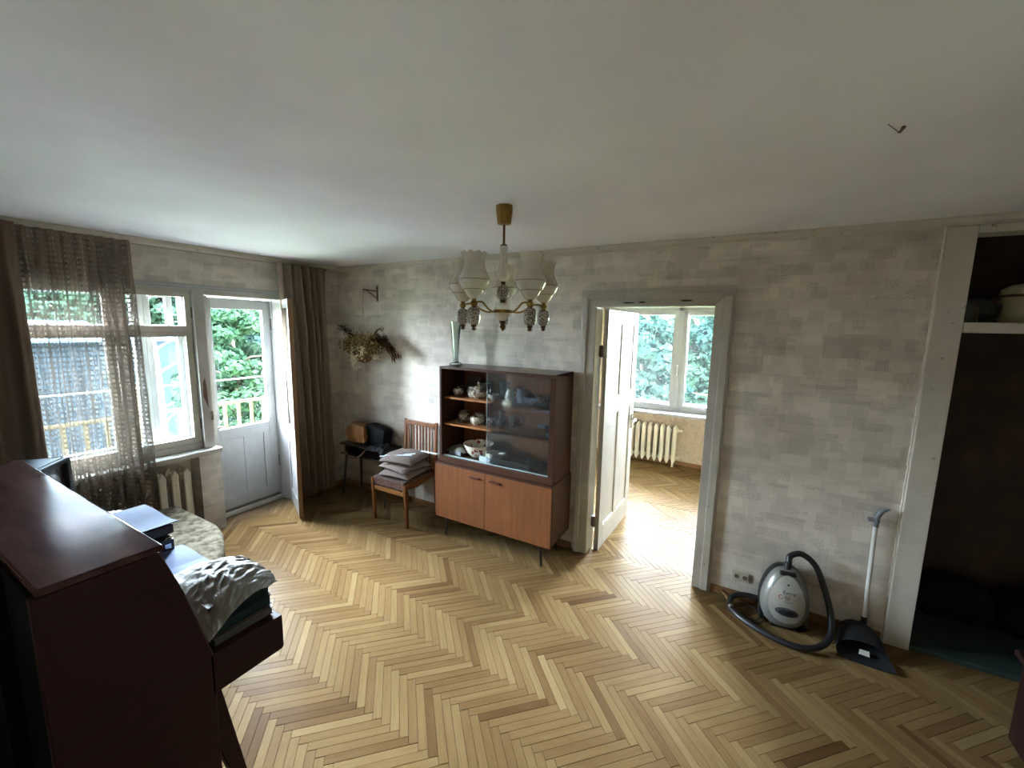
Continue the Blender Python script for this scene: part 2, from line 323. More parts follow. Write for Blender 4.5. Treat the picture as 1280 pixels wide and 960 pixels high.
# ---------------------------------------------------------------- mesh helpers
class MB:
    def __init__(s): s.v = []; s.f = []
    def add(s, vs, fs, T=None):
        b = len(s.v)
        for v in vs: s.v.append(tuple(T @ Vector(v)) if T is not None else tuple(v))
        s.f += [tuple(b+i for i in f) for f in fs]; return s
    def box(s, x0, x1, y0, y1, z0, z1, T=None):
        return s.add([(x0, y0, z0), (x1, y0, z0), (x1, y1, z0), (x0, y1, z0), (x0, y0, z1), (x1, y0, z1), (x1, y1, z1), (x0, y1, z1)],
            [(3, 2, 1, 0), (4, 5, 6, 7), (0, 1, 5, 4), (1, 2, 6, 5), (2, 3, 7, 6), (3, 0, 4, 7)], T)
    def prism(s, pts, a0, a1, axis='x', T=None):
        n = len(pts); vs = []
        for a in (a0, a1):
            for p, q in pts: vs.append((a, p, q) if axis == 'x' else (p, a, q) if axis == 'y' else (p, q, a))
        return s.add(vs, [tuple(range(n))[::-1], tuple(range(n, 2*n))]+[(i, (i+1) % n, n+(i+1) % n, n+i) for i in range(n)], T)
    def tube(s, pts, r, seg=8, T=None, caps=True):
        pts = [Vector(p) for p in pts]; n = len(pts); rr = r if isinstance(r, (list, tuple)) else [r]*n
        vs = []; up = Vector((0, 0, 1)); prev = None
        for i, p in enumerate(pts):
            d = (pts[min(i+1, n-1)]-pts[max(i-1, 0)]).normalized()
            if prev is None:
                a = d.cross(up) if abs(d.z) < .95 else d.cross(Vector((1, 0, 0)))
            else: a = prev - d*prev.dot(d)
            a.normalize(); prev = a; c = d.cross(a)
            for k in range(seg):
                t = 2*PI*k/seg; vs.append(p+(a*math.cos(t)+c*math.sin(t))*rr[i])
        fs = [(i*seg+k, i*seg+(k+1) % seg, (i+1)*seg+(k+1) % seg, (i+1)*seg+k) for i in range(n-1) for k in range(seg)]
        if caps: fs += [tuple(range(seg))[::-1], tuple((n-1)*seg+k for k in range(seg))]
        return s.add(vs, fs, T)
    def lathe(s, prof, c=(0, 0, 0), seg=24, T=None, sx=1, sy=1, cap=True, wave=None):
        vs = []
        for j, (r, z) in enumerate(prof):
            for k in range(seg):
                t = 2*PI*k/seg; q = r*(1+(wave[j]*math.cos(t*wave[-1]) if wave else 0))
                vs.append((c[0]+q*math.cos(t)*sx, c[1]+q*math.sin(t)*sy, c[2]+z))
        n = len(prof)
        fs = [(i*seg+k, i*seg+(k+1) % seg, (i+1)*seg+(k+1) % seg, (i+1)*seg+k) for i in range(n-1) for k in range(seg)]
        if cap: fs += [tuple(range(seg))[::-1], tuple((n-1)*seg+k for k in range(seg))]
        return s.add(vs, fs, T)
    def grid(s, fn, nu, nv, T=None):
        vs = [fn(i/nu, j/nv) for i in range(nu+1) for j in range(nv+1)]
        fs = [(i*(nv+1)+j, (i+1)*(nv+1)+j, (i+1)*(nv+1)+j+1, i*(nv+1)+j+1) for i in range(nu) for j in range(nv)]
        return s.add(vs, fs, T)
    def ell(s, c, r, seg=20, rings=12, T=None, p=1.0, bumpy=0, freq=6):
        def fn(u, v):
            a = 2*PI*u; t = PI*v
            f = lambda q: math.copysign(abs(q)**p, q)
            d = Vector((f(math.sin(t))*f(math.cos(a)), f(math.sin(t))*f(math.sin(a)), f(math.cos(t))))
            k = 1+(bumpy*mnoise.noise(Vector((math.sin(t)*math.cos(a), math.sin(t)*math.sin(a), math.cos(t)))*freq+Vector(c)*7) if bumpy else 0)
            return (c[0]+d.x*r[0]*k, c[1]+d.y*r[1]*k, c[2]+d.z*r[2]*k)
        return s.grid(fn, seg, rings, T)
    def disc(s, c, r, n, seg=20):
        n = Vector(n).normalized(); a = n.orthogonal().normalized(); d = n.cross(a); c = Vector(c)
        return s.add([c]+[c+(a*math.cos(2*PI*k/seg)+d*math.sin(2*PI*k/seg))*r for k in range(seg)], [(0, 1+k, 1+(k+1) % seg) for k in range(seg)])

def link(o, parent=None):
    COL.objects.link(o)
    if parent is not None: o.parent = parent
    return o
def part(name, mb, m, root=None, world=True, bevel=0, smooth=False, mats=None, sub=0, solid=0, seg=2, kind=None, label=None, clean=True, uv=None):
    me = bpy.data.meshes.new(name)
    me.from_pydata([tuple(v) for v in mb.v], [], mb.f); me.validate()
    if clean:
        bm = bmesh.new(); bm.from_mesh(me); bmesh.ops.remove_doubles(bm, verts=bm.verts, dist=1e-5)
        bmesh.ops.recalc_face_normals(bm, faces=bm.faces); bm.to_mesh(me); bm.free()
    if world and root is not None:
        w = Vector((0, 0, 0)); r = root
        while r is not None: w += r.location; r = r.parent
        me.transform(Matrix.Translation(-w))
    me.materials.append(M[m] if isinstance(m, str) else m)
    if smooth:
        for p in me.polygons: p.use_smooth = True
    o = bpy.data.objects.new(name, me); link(o, root)
    if bevel:
        b = o.modifiers.new('bevel', 'BEVEL'); b.width = bevel; b.segments = seg; b.limit_method = 'ANGLE'; b.angle_limit = math.radians(40)
    if solid:
        b = o.modifiers.new('solid', 'SOLIDIFY'); b.thickness = solid; b.offset = 0
    if sub:
        b = o.modifiers.new('sub', 'SUBSURF'); b.levels = sub; b.render_levels = sub
    if smooth and not sub:
        b = o.modifiers.new('ws', 'EDGE_SPLIT'); b.split_angle = math.radians(42)
    if kind: o['kind'] = kind
    if label: o['label'] = label
    return o
def thing(name, label, cat, loc=(0, 0, 0), rz=0, group=None, kind=None):
    o = bpy.data.objects.new(name, None); link(o); o.location = loc; o.rotation_euler = (0, 0, rz); o.empty_display_size = .05
    if kind: o['kind'] = kind
    if label: o['label'] = label
    if cat: o['category'] = cat
    if group: o['group'] = group
    return o
def tag(o, label, cat, group=None):
    o['label'] = label; o['category'] = cat
    if group: o['group'] = group
    return o
def solo(name, mb, m, label, cat, group=None, **k):
    """a thing that is one mesh, origin at its base"""
    xs = np.array(mb.v); c = Vector(((xs[:, 0].min()+xs[:, 0].max())/2, (xs[:, 1].min()+xs[:, 1].max())/2, xs[:, 2].min()))
    mb.v = [tuple(Vector(v)-c) for v in mb.v]
    o = part(name, mb, m, None, **k); o.location = c
    return tag(o, label, cat, group)
def struct(name, mb, m, label=None, **k):
    o = part(name, mb, m, None, **k); o['kind'] = 'structure'
    if label: o['label'] = label
    return o
def copy_tree(o, parent=None):
    c = o.copy(); COL.objects.link(c)
    if parent is not None: c.parent = parent
    for ch in list(o.children): copy_tree(ch, c)
    return c
def bez(pts, n=10):
    """Catmull-Rom through points"""
    P = [Vector(p) for p in pts]; P = [2*P[0]-P[1]]+P+[2*P[-1]-P[-2]]; out = []
    for i in range(1, len(P)-2):
        for k in range(n):
            t = k/n; a, b, c, d = P[i-1:i+3]
            out.append(.5*((2*b)+(c-a)*t+(2*a-5*b+4*c-d)*t*t+(3*b-a-3*c+d)*t**3))
    out.append(P[-2]); return out

# ================================================================ SETTING
RX, RY, FY = 6.2, -3.4, 2.85          # main room x 0..RX, y RY..0 ; far room y .12..FY
fl = struct('floor', MB().box(-.34, RX+.1, RY-.1, .02, -.12, -.005).box(1.0, 4.7, .02, FY+.1, -.12, -.005).box(5.05, 6.0, .02, .1, -.12, -.005), 'floor_base', 'herringbone parquet floor of honey coloured planks')

# parquet: herringbone lattice, seams along world x
LP, WP = .3585, .0412
R2 = math.sqrt(2)
def clip(poly, xmin, xmax, ymin, ymax):
    def cut(P, f, val, keep):
        out = []
        for i in range(len(P)):
            a, b = P[i], P[(i+1) % len(P)]; da, db = keep*(f(a)-val), keep*(f(b)-val)
            if da >= 0: out.append(a)
            if (da >= 0) != (db >= 0):
                t = da/(da-db); out.append((a[0]+(b[0]-a[0])*t, a[1]+(b[1]-a[1])*t))
        return out
    for f, val, keep in ((lambda p: p[0], xmin, 1), (lambda p: p[0], xmax, -1), (lambda p: p[1], ymin, 1), (lambda p: p[1], ymax, -1)):
        if len(poly) < 3: return []
        poly = cut(poly, f, val, keep)
    return poly
REG = [(0.0, RX, RY, 0.0), (-.19, 0.0, -1.32, -.64), (3.0, 3.86, 0.0, .12), (1.0, 4.7, .12, FY)]
planks = []
g = .0008
for i in range(-260, 260):
    for j in range(-16, 24):
        for kind in (0, 1):
            if kind == 0: u0, u1, v0, v1 = 0, LP, 0, WP
            else: u0, u1, v0, v1 = LP, LP+WP, WP-LP, WP
            du, dv = i*WP+j*LP, i*WP-j*LP
            rect = [(u0+g, v0+g), (u1-g, v0+g), (u1-g, v1-g), (u0+g, v1-g)]
            P = [((u+du+v+dv)/R2+2.478, (u+du-v-dv)/R2-1.6835) for u, v in rect]
            cx = sum(p[0] for p in P)/4; cy = sum(p[1] for p in P)/4
            if cx < -.5 or cx > RX+.3 or cy < RY-.3 or cy > FY+.3: continue
            seed = random.random()
            tint = min(1, max(0, random.gauss(.56 if kind else .46, .15)))  # one plank direction lighter: the sheen along its grain is put into the tint
            if random.random() < .035: tint = random.uniform(.08, .25)
            dz = random.uniform(-.0006, .0006)
            for rg in REG:
                Q = clip(P, *rg)
                if len(Q) >= 3:
                    area = abs(sum(Q[k][0]*Q[(k+1) % len(Q)][1]-Q[(k+1) % len(Q)][0]*Q[k][1] for k in range(len(Q))))/2
                    if area > 6e-5: planks.append((Q, kind, seed, tint, dz, cx, cy, du, dv, area))
def plank_geo(Q, kind, seed, tint, dz, du, dv):
    cx = sum(p[0] for p in Q)/len(Q); cy = sum(p[1] for p in Q)/len(Q); n = len(Q)
    ar = sum(Q[k][0]*Q[(k+1) % n][1]-Q[(k+1) % n][0]*Q[k][1] for k in range(n))
    if ar < 0: Q = Q[::-1]
    def inset(p):
        d = Vector((cx-p[0], cy-p[1])); L = d.length; return (p[0]+d.x/L*.0022, p[1]+d.y/L*.0022)
    vs = [(*inset(p), dz) for p in Q]+[(*p, dz-.0012) for p in Q]+[(*p, -.005) for p in Q]
    fs = [tuple(range(n))]
    for r in (0, 1): fs += [(r*n+k, (r+1)*n+k, (r+1)*n+(k+1) % n, r*n+(k+1) % n) for k in range(n)]
    at = []
    for x, y, z in vs:
        X, Y = x-2.478, y+1.6835; u = (X+Y)/R2-du; v = (X-Y)/R2-dv
        at.append((u+seed*9, v+seed*31, seed) if kind == 0 else (v+seed*9, u+seed*31, seed))
    return vs, fs, at, [tint]*len(vs)
def plank_mesh(name, items):
    vs, fs, at, tn = [], [], [], []
    for it in items:
        a, b_, c, d = plank_geo(it[0], it[1], it[2], it[3], it[4], it[7], it[8])
        o_ = len(vs); vs += a; fs += [tuple(o_+k for k in f) for f in b_]; at += c; tn += d
    me = bpy.data.meshes.new(name); me.from_pydata(vs, [], fs)
    q = me.attributes.new('pl', 'FLOAT_VECTOR', 'POINT'); q.data.foreach_set('vector', np.array(at, dtype=np.float32).ravel())
    q = me.attributes.new('tint', 'FLOAT', 'POINT'); q.data.foreach_set('value', np.array(tn, dtype=np.float32))
    me.materials.append(M['plank']); return me
CR, CU, CF = map(Vector, (cr, cu, cf)); CP = Vector((4.0644, -3.1687, 1.8912))
def proj(p):
    d = Vector(p)-CP; z = d.dot(CF)
    return (640+517.87*d.dot(CR)/z, 480-517.87*d.dot(CU)/z, z) if z > .05 else (-1e4, -1e4, 1)
def score(it):
    x, y, z = proj((it[5], it[6], 0))
    if it[6] > 0 or not (0 < x < 1280 and 0 < y < 960): return 0
    if (x < 352 and y > 700) or (x < 300 and y > 640 and x < 275): return 0
    return it[9]/z**3
planks.sort(key=score, reverse=True)
near = [p for p in planks[:300]]
for it in near: link(bpy.data.objects.new('plank', plank_mesh('plank', [it])), fl)
rest = link(bpy.data.objects.new('parquet_planks', plank_mesh('parquet_planks', planks[300:])), fl); rest['kind'] = 'stuff'
link(bpy.data.objects.new('threshold', (lambda q: q)(part('threshold', MB().box(-.30, -.19, -1.32, -.64, -.005, .004), plain('grimy_threshold', (120, 114, 104), .7, var=.2), fl).data)), fl)
bpy.data.objects.remove(bpy.data.objects['threshold'])

# ceiling and walls
struct('ceiling', MB().box(-.35, RX+.1, RY-.1, .12, 2.5, 2.62).box(1.0, 4.7, .12, FY+.3, 2.5, 2.62).box(5.05, 6.0, .12, .7, 2.5, 2.62), 'ceiling', 'whitewashed ceiling with faint stains')
WY0, WY1, DY0, DY1 = -2.62, -1.435, -1.32, -.64     # window and balcony door openings
ZS, ZT = .75, 2.165
wl = MB().box(-.35, 0, RY-.1, WY0, 0, 2.5).box(-.35, 0, WY0, DY1, ZT, 2.5).box(-.35, 0, DY1, .12, 0, 2.5)
wl.box(-.35, 0, -1.49, DY0, 0, ZS).box(-.35, -.17, WY0, -1.49, 0, ZS)
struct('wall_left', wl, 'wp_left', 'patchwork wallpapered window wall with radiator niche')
wb = MB().box(0, 3.0, 0, .12, 0, 2.5).box(3.0, 3.86, 0, .12, 2.06, 2.5).box(3.86, 5.05, 0, .12, 0, 2.5).box(6.0, RX+.1, 0, .12, 0, 2.5)
struct('wall_back', wb, 'wp_back', 'patchwork wallpapered wall with the inner doorway')
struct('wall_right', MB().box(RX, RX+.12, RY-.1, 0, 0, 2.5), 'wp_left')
struct('wall_front', MB().box(-.35, RX+.12, RY-.12, RY, 0, 2.5), 'wp_back')
# closet niche
struct('wall_closet', MB().box(4.99, 5.05, .12, .7, 0, 2.5).box(6.0, 6.06, .12, .7, 0, 2.5).box(5.05, 6.0, .64, .7, 0, 2.5), 'closet', 'dark brown inside walls of the closet')
struct('trim_1', MB().box(4.93, 5.05, -.025, 0, 0, 2.452), 'column', 'white painted post beside the closet', bevel=.004)
struct('trim_2', MB().box(5.05, 6.2, -.025, .12, 2.41, 2.452), 'column', bevel=.003)
# cracked plaster seam along the post
cm = MB()
for k in range(60):
    z = .3+k*.036; cm.box(4.922+random.uniform(-.003, .001), 4.931+random.uniform(-.001, .004), -.012, -.001, z, z+.0365)
struct('trim_3', cm, 'plaster_edge', 'bare plaster seam between wallpaper and post')
struct('floor_closet', MB().box(5.05, 6.0, -.012, .64, -.005, .03), 'teal', 'teal painted closet floor', bevel=.004)
cs = struct('closet_shelf', MB().box(5.052, 5.998, -.02, .62, 1.897, 1.952), 'column', 'white painted shelf board across the closet', bevel=.003)
# crown mouldings
def crown(axis, a0, a1, at, sgn):
    prof = [(0, 2.5), (0, 2.452), (.008, 2.450), (.012, 2.458), (.03, 2.470), (.036, 2.49), (.036, 2.5)]
    return MB().prism([(at+sgn*p, z) for p, z in prof], a0, a1, axis)
struct('trim_4', crown('x', .0, RX, -.0, -1), 'column', 'plaster moulding above the doorway wall')
struct('trim_5', crown('y', RY, 0, 0.0, 1), 'column', 'plaster moulding above the window wall')
struct('trim_6', crown('x', 0, RX, RY, 1), 'column'); struct('trim_7', crown('y', RY, 0, RX, -1), 'column')
def base(name, mbx): struct(name, mbx, 'brown_base', bevel=.003)
M['brown_base'] = wood('brown_baseboard', (112, 76, 44), (140, 100, 62), 0, .4)
base('baseboard_back', MB().box(0, 2.88, -.018, 0, 0, .055).box(3.965, 4.92, -.018, 0, 0, .055))
base('baseboard_left', MB().box(0, .018, DY1+.04, -.02, 0, .055).box(0, .018, RY, -2.62, 0, .055))
base('baseboard_right', MB().box(RX-.018, RX, RY, 0, 0, .055)); base('baseboard_front', MB().box(0, RX, RY, RY+.018, 0, .055))
# far room
struct('wall_far', MB().box(1.0, 2.2, FY, FY+.3, 0, 2.5).box(4.1, 4.7, FY, FY+.3, 0, 2.5).box(2.2, 4.1, FY, FY+.3, 2.17, 2.5).box(2.2, 4.1, FY, FY+.3, 0, .72), 'wp_far', 'beige wall under the window of the next room')
struct('wall_far_left', MB().box(.9, 1.0, .12, FY+.3, 0, 2.5), 'wp_far'); struct('wall_far_right', MB().box(4.7, 4.8, .12, FY+.3, 0, 2.5), 'wp_far')
base('baseboard_far', MB().box(1.0, 4.7, FY-.018, FY, 0, .06))

# the rest of the apartment block around the two rooms (it shades the yard side of the trees)
struct('wall_block', MB().box(-.35, 13, -15, 3.15, 2.63, 10).box(-.35, 13, -15, 3.15, -3.6, -.30).box(-.35, 13, -15, -3.53, -.30, 2.63).box(6.33, 13, -3.53, 3.15, -.30, 2.63)
       .box(-.35, .89, .121, 3.15, -.30, 2.63).box(4.81, 6.33, .71, 3.15, -.30, 2.63).box(-.35, 6.33, -3.53, .12, -.30, -.121), 'block_render', 'rendered outside walls of the apartment block')
# ---------------- interior door casing and open door leaf
dc = thing('door_1', 'cream painted casing around the inner doorway', None, (3.43, -.02, 0), kind='structure')
def casing_bar(x0, x1, z0, z1): return MB().box(x0, x1, -.028, .0, z0, z1)
cb = MB().prism([(2.895, 0), (3.005, 0), (3.012, 0), (3.012, 2.052), (2.895, 2.177)], -.024, 0, 'y')
part('casing_board', cb, 'casing', dc, bevel=.003)
cb = MB().prism([(3.842, 0), (3.962, 0), (3.962, 2.177), (3.842, 2.052)], -.024, 0, 'y')
part('casing_board', cb, 'casing', dc, bevel=.003)
part('casing_board', MB().prism([(2.895, 2.177), (3.012, 2.052), (3.842, 2.052), (3.962, 2.177)], -.024, 0, 'y'), 'casing', dc, bevel=.003)
for x0, x1 in ((2.905, 2.95), (3.895, 3.95)): part('casing_ridge', MB().box(x0, x1, -.04, -.02, 0.0, 2.12), 'casing', dc, bevel=.008)
part('casing_ridge', MB().box(2.95, 3.895, -.04, -.02, 2.10, 2.145), 'casing', dc, bevel=.008)
part('door_jamb', MB().box(3.0, 3.018, -.02, .14, 0, 2.06), 'casing', dc, bevel=.002)
part('door_jamb', MB().box(3.842, 3.86, -.02, .14, 0, 2.06), 'casing', dc, bevel=.002)
part('door_head', MB().box(3.018, 3.842, -.02, .14, 2.046, 2.06), 'casing', dc, bevel=.002)
for x, z, w in ((3.26, 2.075, .06), (3.36, 2.078, .035), (3.66, 2.085, .05)):
    ch = MB(); pts = [(x+w*math.cos(a)*random.uniform(.6, 1), z+.008*math.sin(a)*random.uniform(.6, 1)) for a in [k*PI/5 for k in range(10)]]
    ch.prism(pts, -.0262, -.0235, 'y'); part('paint_chip', ch, 'brown_cover', dc, label='bare brown wood where the paint has chipped')

ld = thing('door_2', 'white panelled door standing open into the next room', None, (3.047, .09, 0), -math.radians(2.2), kind='structure')
def leaf(root, L=.86, H=2.03, th=.038):
    # local: y along the leaf, x thickness ; four panels
    st = .105
    rows = [(.19, 1.16), (1.29, 1.93)]; cols = [(st, L/2-.042), (L/2+.042, L-st)]
    body = MB(); x0, x1 = 0, th
    body.box(x0, x1, 0, st, 0, H); body.box(x0, x1, L-st, L, 0, H); body.box(x0, x1, L/2-.042, L/2+.042, .19, 1.93)
    for a, b_ in ((0, .19), (1.16, 1.29), (1.93, H)): body.box(x0, x1, st, L-st, a, b_)
    part('door_frame', body, 'white', root, world=False, bevel=.002)
    for a, b_ in rows:
        for c, d in cols:
            part('door_panel', MB().box(x0+.010, x1-.010, c-.004, d+.004, a-.004, b_+.004), 'white', root, world=False)
            mo = MB()
            for s_ in (x0+.008, x1-.008):
                for (p, q, r, t) in ((c, d, a, a+.014), (c, d, b_-.014, b_), (c, c+.014, a, b_), (d-.014, d, a, b_)):
                    mo.box(s_-.006, s_+.006, p, q, r, t)
            part('panel_moulding', mo, 'white', root, world=False, bevel=.004)
    h = MB().tube([(th, L-.055, 1.0), (th+.045, L-.055, 1.0)], .010).tube([(th+.042, L-.055, 1.0), (th+.05, L-.10, 1.0), (th+.046, L-.16, .995)], .009)
    h.box(th, th+.004, L-.08, L-.03, .91, 1.06); part('door_handle', h, 'chrome', root, world=False, bevel=.002, label='metal lever handle')
    for z in (.25, 1.70): part('hinge', MB().tube([(-.008, -.004, z-.05), (-.008, -.004, z+.05)], .008).box(-.03, .002, -.006, .03, z-.045, z+.045), 'iron', root, world=False)
leaf(ld)

# ---------------- window and balcony doors in the left wall
def sash(root, x, y0, y1, z0, z1, st=.05, th=.04, mat='white2', gl='glass', name='sash', rail_lo=None, glass_label=None):
    lo = rail_lo or st
    f = MB().box(x-th/2, x+th/2, y0, y0+st, z0, z1).box(x-th/2, x+th/2, y1-st, y1, z0, z1).box(x-th/2, x+th/2, y0+st, y1-st, z1-st, z1).box(x-th/2, x+th/2, y0+st, y1-st, z0, z0+lo)
    a = part(name, f, mat, root, bevel=.004)
    part('pane', MB().box(x-.003, x+.003, y0+st-.004, y1-st+.004, z0+lo-.004, z1-st+.004), gl, a)
    return a
w1 = thing('window_1', 'old white double window behind the net curtain', None, (-.1, -2.03, ZS), kind='structure')
part('frame_post', MB().box(-.30, -.0, -1.435, -1.352, .777, ZT-.003), 'white', w1, bevel=.004)
part('frame_post', MB().box(-.30, -.03, WY0, WY0+.05, .777, ZT-.003), 'white', w1, bevel=.004)
part('window_head', MB().box(-.30, -.03, WY0+.05, -1.435, 2.12, ZT-.003), 'white', w1, bevel=.004)
part('window_foot', MB().box(-.30, -.03, WY0+.05, -1.435, .777, .835), 'white', w1, bevel=.004)
part('mullion', MB().box(-.09, -.04, -1.95, -1.90, .835, 2.12), 'white', w1, bevel=.004)
for (a, b_) in ((-1.90, -1.44), (-2.565, -1.95)):
    sash(w1, -.06, a, b_, .838, 1.80, .05, mat='casing')
    sash(w1, -.055, a, b_, 1.80, 2.118, .042, mat='casing', name='vent_sash')
part('mullion', MB().box(-.25, -.21, -1.735, -1.700, .835, 2.12), 'white2', w1, bevel=.004)
for (a, b_) in ((-1.70, -1.44), (-2.565, -1.735)):
    sash(w1, -.23, a, b_, .838, 1.80, .042, gl='glass_blue')
    sash(w1, -.23, a, b_-(.06 if b_ > -1.5 else 0), 1.80, 2.118, .045, gl='glass', name='vent_sash')
part('window_reveal', MB().box(-.21, -.09, -1.450, -1.434, .838, 2.118), 'white2', w1)
part('window_sill', MB().box(-.05, .082, WY0-.04, -1.335, .735, .777), 'white', w1, bevel=.008, seg=3)
part('window_head_moulding', MB().box(0, .022, WY0-.05, -.642, ZT+.0, ZT+.022).box(0, .012, WY0-.05, -.642, ZT-.02, ZT), 'white2', w1, bevel=.003)
part('rust_stain', MB().prism([(-1.40, 1.18), (-1.385, 1.13), (-1.388, 1.32), (-1.396, 1.40), (-1.412, 1.36), (-1.418, 1.24)], -.001, .0008, 'x'), 'rust', w1, label='brown stain of bare wood')
part('window_latch', MB().box(-.002, .012, -1.372, -1.358, 1.02, 1.10).tube([(.012, -1.365, 1.06), (.030, -1.365, 1.06)], .006, 8), 'iron', w1)
for z in (1.0, 1.95): part('hinge', MB().tube([(-.036, -1.437, z-.045), (-.036, -1.437, z+.045)], .007), 'iron', w1)

d3 = thing('door_3', 'white balcony door with one tall pane looking out on the trees', None, (-.25, -.96, 0), kind='structure')
part('door_jamb', MB().box(-.34, -.12, -1.352, -1.275, .0, 2.16), 'white', d3, bevel=.003)
part('door_jamb', MB().box(-.34, -.20, -.662, -.641, .0, 2.16), 'white2', d3, bevel=.003)
part('door_reveal', MB().box(-.20, .0, -.655, -.641, .0, 2.16), 'white2', d3, bevel=.003, label='white painted reveal board')
part('door_reveal', MB().box(-.12, -.001, -1.335, -1.321, .0, .73), 'white', d3)
part('door_head', MB().box(-.34, -.02, -1.352, -.641, 2.105, 2.162), 'white', d3, bevel=.003)
part('door_casing', MB().box(-.02, .016, -.652, -.625, 0, ZT), 'white', d3, bevel=.004)
Y0, Y1 = -1.268, -.664
fr = MB().box(-.27, -.23, Y0, Y0+.066, .03, 2.095).box(-.27, -.23, Y1-.08, Y1, .03, 2.095).box(-.27, -.23, Y0+.066, Y1-.08, 2.00, 2.095)
fr.box(-.27, -.23, Y0+.066, Y1-.08, .75, .86).box(-.27, -.23, Y0+.066, Y1-.08, .03, .17).box(-.27, -.23, Y1-.14, Y1-.08, .17, .75)
part('door_frame', fr, 'white2', d3, bevel=.004)
part('pane', MB().box(-.253, -.247, Y0+.062, Y1-.076, .856, 2.004), 'glass', d3)
for a, b_ in ((Y0+.066, Y0+.27), (Y0+.272, Y1-.14)): part('door_panel', MB().box(-.262, -.240, a, b_, .168, .752), 'white2', d3, bevel=.002)
part('weather_bar', MB().box(-.232, -.215, Y0+.01, Y1-.01, .04, .06), 'iron', d3)
part('door_sill', MB().box(-.34, -.19, -1.33, -.655, -.005, .036), 'casing', d3)
for z in (.42, 1.86): part('hinge', MB().tube([(-.222, Y1+.002, z-.06), (-.222, Y1+.002, z+.06)], .008), 'iron', d3)
hd = MB().box(-.228, -.222, Y0+.005, Y0+.04, .84, 1.0).tube([(-.225, Y0+.02, .90), (-.18, Y0+.02, .90), (-.17, Y0+.07, .895)], .008).tube([(-.225, Y0+.02, .86), (-.20, Y0+.02, .86)], .014)
part('door_handle', hd, 'chrome', d3, bevel=.001, label='worn metal handle')

d4 = thing('door_4', 'inner balcony door swung open into the room beside the drape', None, (-.02, -.655, 0), math.atan2(-.885+.655, .466+.02), kind='structure')
L4 = .53
f4 = MB().box(0, L4, -.018, .018, .03, .17).box(0, L4, -.018, .018, 2.02, 2.10).box(0, .08, -.018, .018, .17, 2.02).box(L4-.08, L4, -.018, .018, .17, 2.02).box(.08, L4-.08, -.018, .018, .74, .86)
part('door_frame', f4, 'white2', d4, world=False, bevel=.004)
part('door_panel', MB().box(.078, L4-.078, -.010, .010, .168, .742), 'white2', d4, world=False)
part('pane', MB().box(.076, L4-.076, -.003, .003, .856, 2.024), 'glass', d4, world=False)
part('door_edge', MB().box(L4, L4+.006, -.018, .018, .03, 2.10), wood('bare_door_edge', (120, 92, 62), (152, 122, 86), 2, .6), d4, world=False, label='bare brown wooden leading edge')

# far room window
w2 = thing('window_2', 'tall white window of the next room', None, (3.15, FY, .72), kind='structure')
def sash_y(root, y, x0, x1, z0, z1, st=.05, th=.04, gl='glass_far', mat='white2'):
    f = MB().box(x0, x0+st, y-th/2, y+th/2, z0, z1).box(x1-st, x1, y-th/2, y+th/2, z0, z1).box(x0+st, x1-st, y-th/2, y+th/2, z1-st, z1).box(x0+st, x1-st, y-th/2, y+th/2, z0, z0+st)
    a = part('sash', f, mat, root, bevel=.004); part('pane', MB().box(x0+st-.004, x1-st+.004, y-.003, y+.003, z0+st-.004, z1-st+.004), gl, a)
part('frame_post', MB().box(3.212, 3.272, FY-.0, FY+.16, .775, 2.17), 'white2', w2, bevel=.004)
part('frame_post', MB().box(2.2, 2.24, FY-.0, FY+.2, .775, 2.17), 'white2', w2, bevel=.004)
part('frame_post', MB().box(4.06, 4.1, FY-.0, FY+.2, .775, 2.17), 'white2', w2, bevel=.004)
part('window_head', MB().box(2.24, 4.06, FY-.0, FY+.2, 2.13, 2.17), 'white2', w2, bevel=.004)
for y, gl in ((FY+.03, 'glass'), (FY+.17, 'glass_far')):
    for a, b_ in ((2.24, 2.70), (2.70, 3.212), (3.272, 3.69), (3.69, 4.06)):
        pass
    sash_y(w2, y, 2.24, 3.212, .79, 2.13, gl=gl, st=.055); sash_y(w2, y, 3.272, 4.06, .79, 2.13, gl=gl, st=.06)
part('window_sill', MB().box(2.15, 4.15, FY-.2, FY+.05, .715, .75), 'white2', w2, bevel=.006, seg=3)
part('window_foot', MB().box(2.24, 4.06, FY-.0, FY+.2, .75, .79), 'white2', w2, bevel=.004)
part('window_latch', MB().box(3.235, 3.25, FY-.02, FY, 1.25, 1.40), 'chrome', w2)

# ---------------- radiators
def radiator(name, label, n, loc, rz, H, zb, pitch=.078, valve=True):
    r = thing(name, label, 'radiator', loc, rz)
    first = None
    for k in range(n):
        mb = MB(); x = (k-(n-1)/2)*pitch
        for yy in (-.045, .045):
            mb.prism([(x-.026, zb+.045), (x, zb), (x+.026, zb+.045), (x+.026, H-.045), (x, H), (x-.026, H-.045)], yy-.013, yy+.013, 'y')
        mb.box(x-.039, x+.039, -.03, .03, H-.105, H-.055); mb.box(x-.039, x+.039, -.03, .03, zb+.055, zb+.105)
        mb.box(x-.009, x+.009, -.045, .045, zb+.03, H-.03)
        part('section', mb, 'radiator', r, world=False, bevel=.008, seg=2)
    w = n*pitch/2
    part('pipe', MB().tube([(w, 0, H-.08), (w+.05, 0, H-.08)], .018), 'radiator', r, world=False, smooth=True)
    part('pipe', MB().tube([(w, 0, zb+.08), (w+.03, 0, zb+.08)], .018), 'radiator', r, world=False, smooth=True)
    for sx_ in (-w+.05, w-.05): part('foot', MB().box(sx_-.012, sx_+.012, -.03, .03, 0, zb+.03), 'radiator', r, world=False)
    return r
radiator('radiator', 'cream cast iron radiator in the niche under the curtained window', 9, (-.082, -1.93, 0), -PI/2, .64, .10, .088)
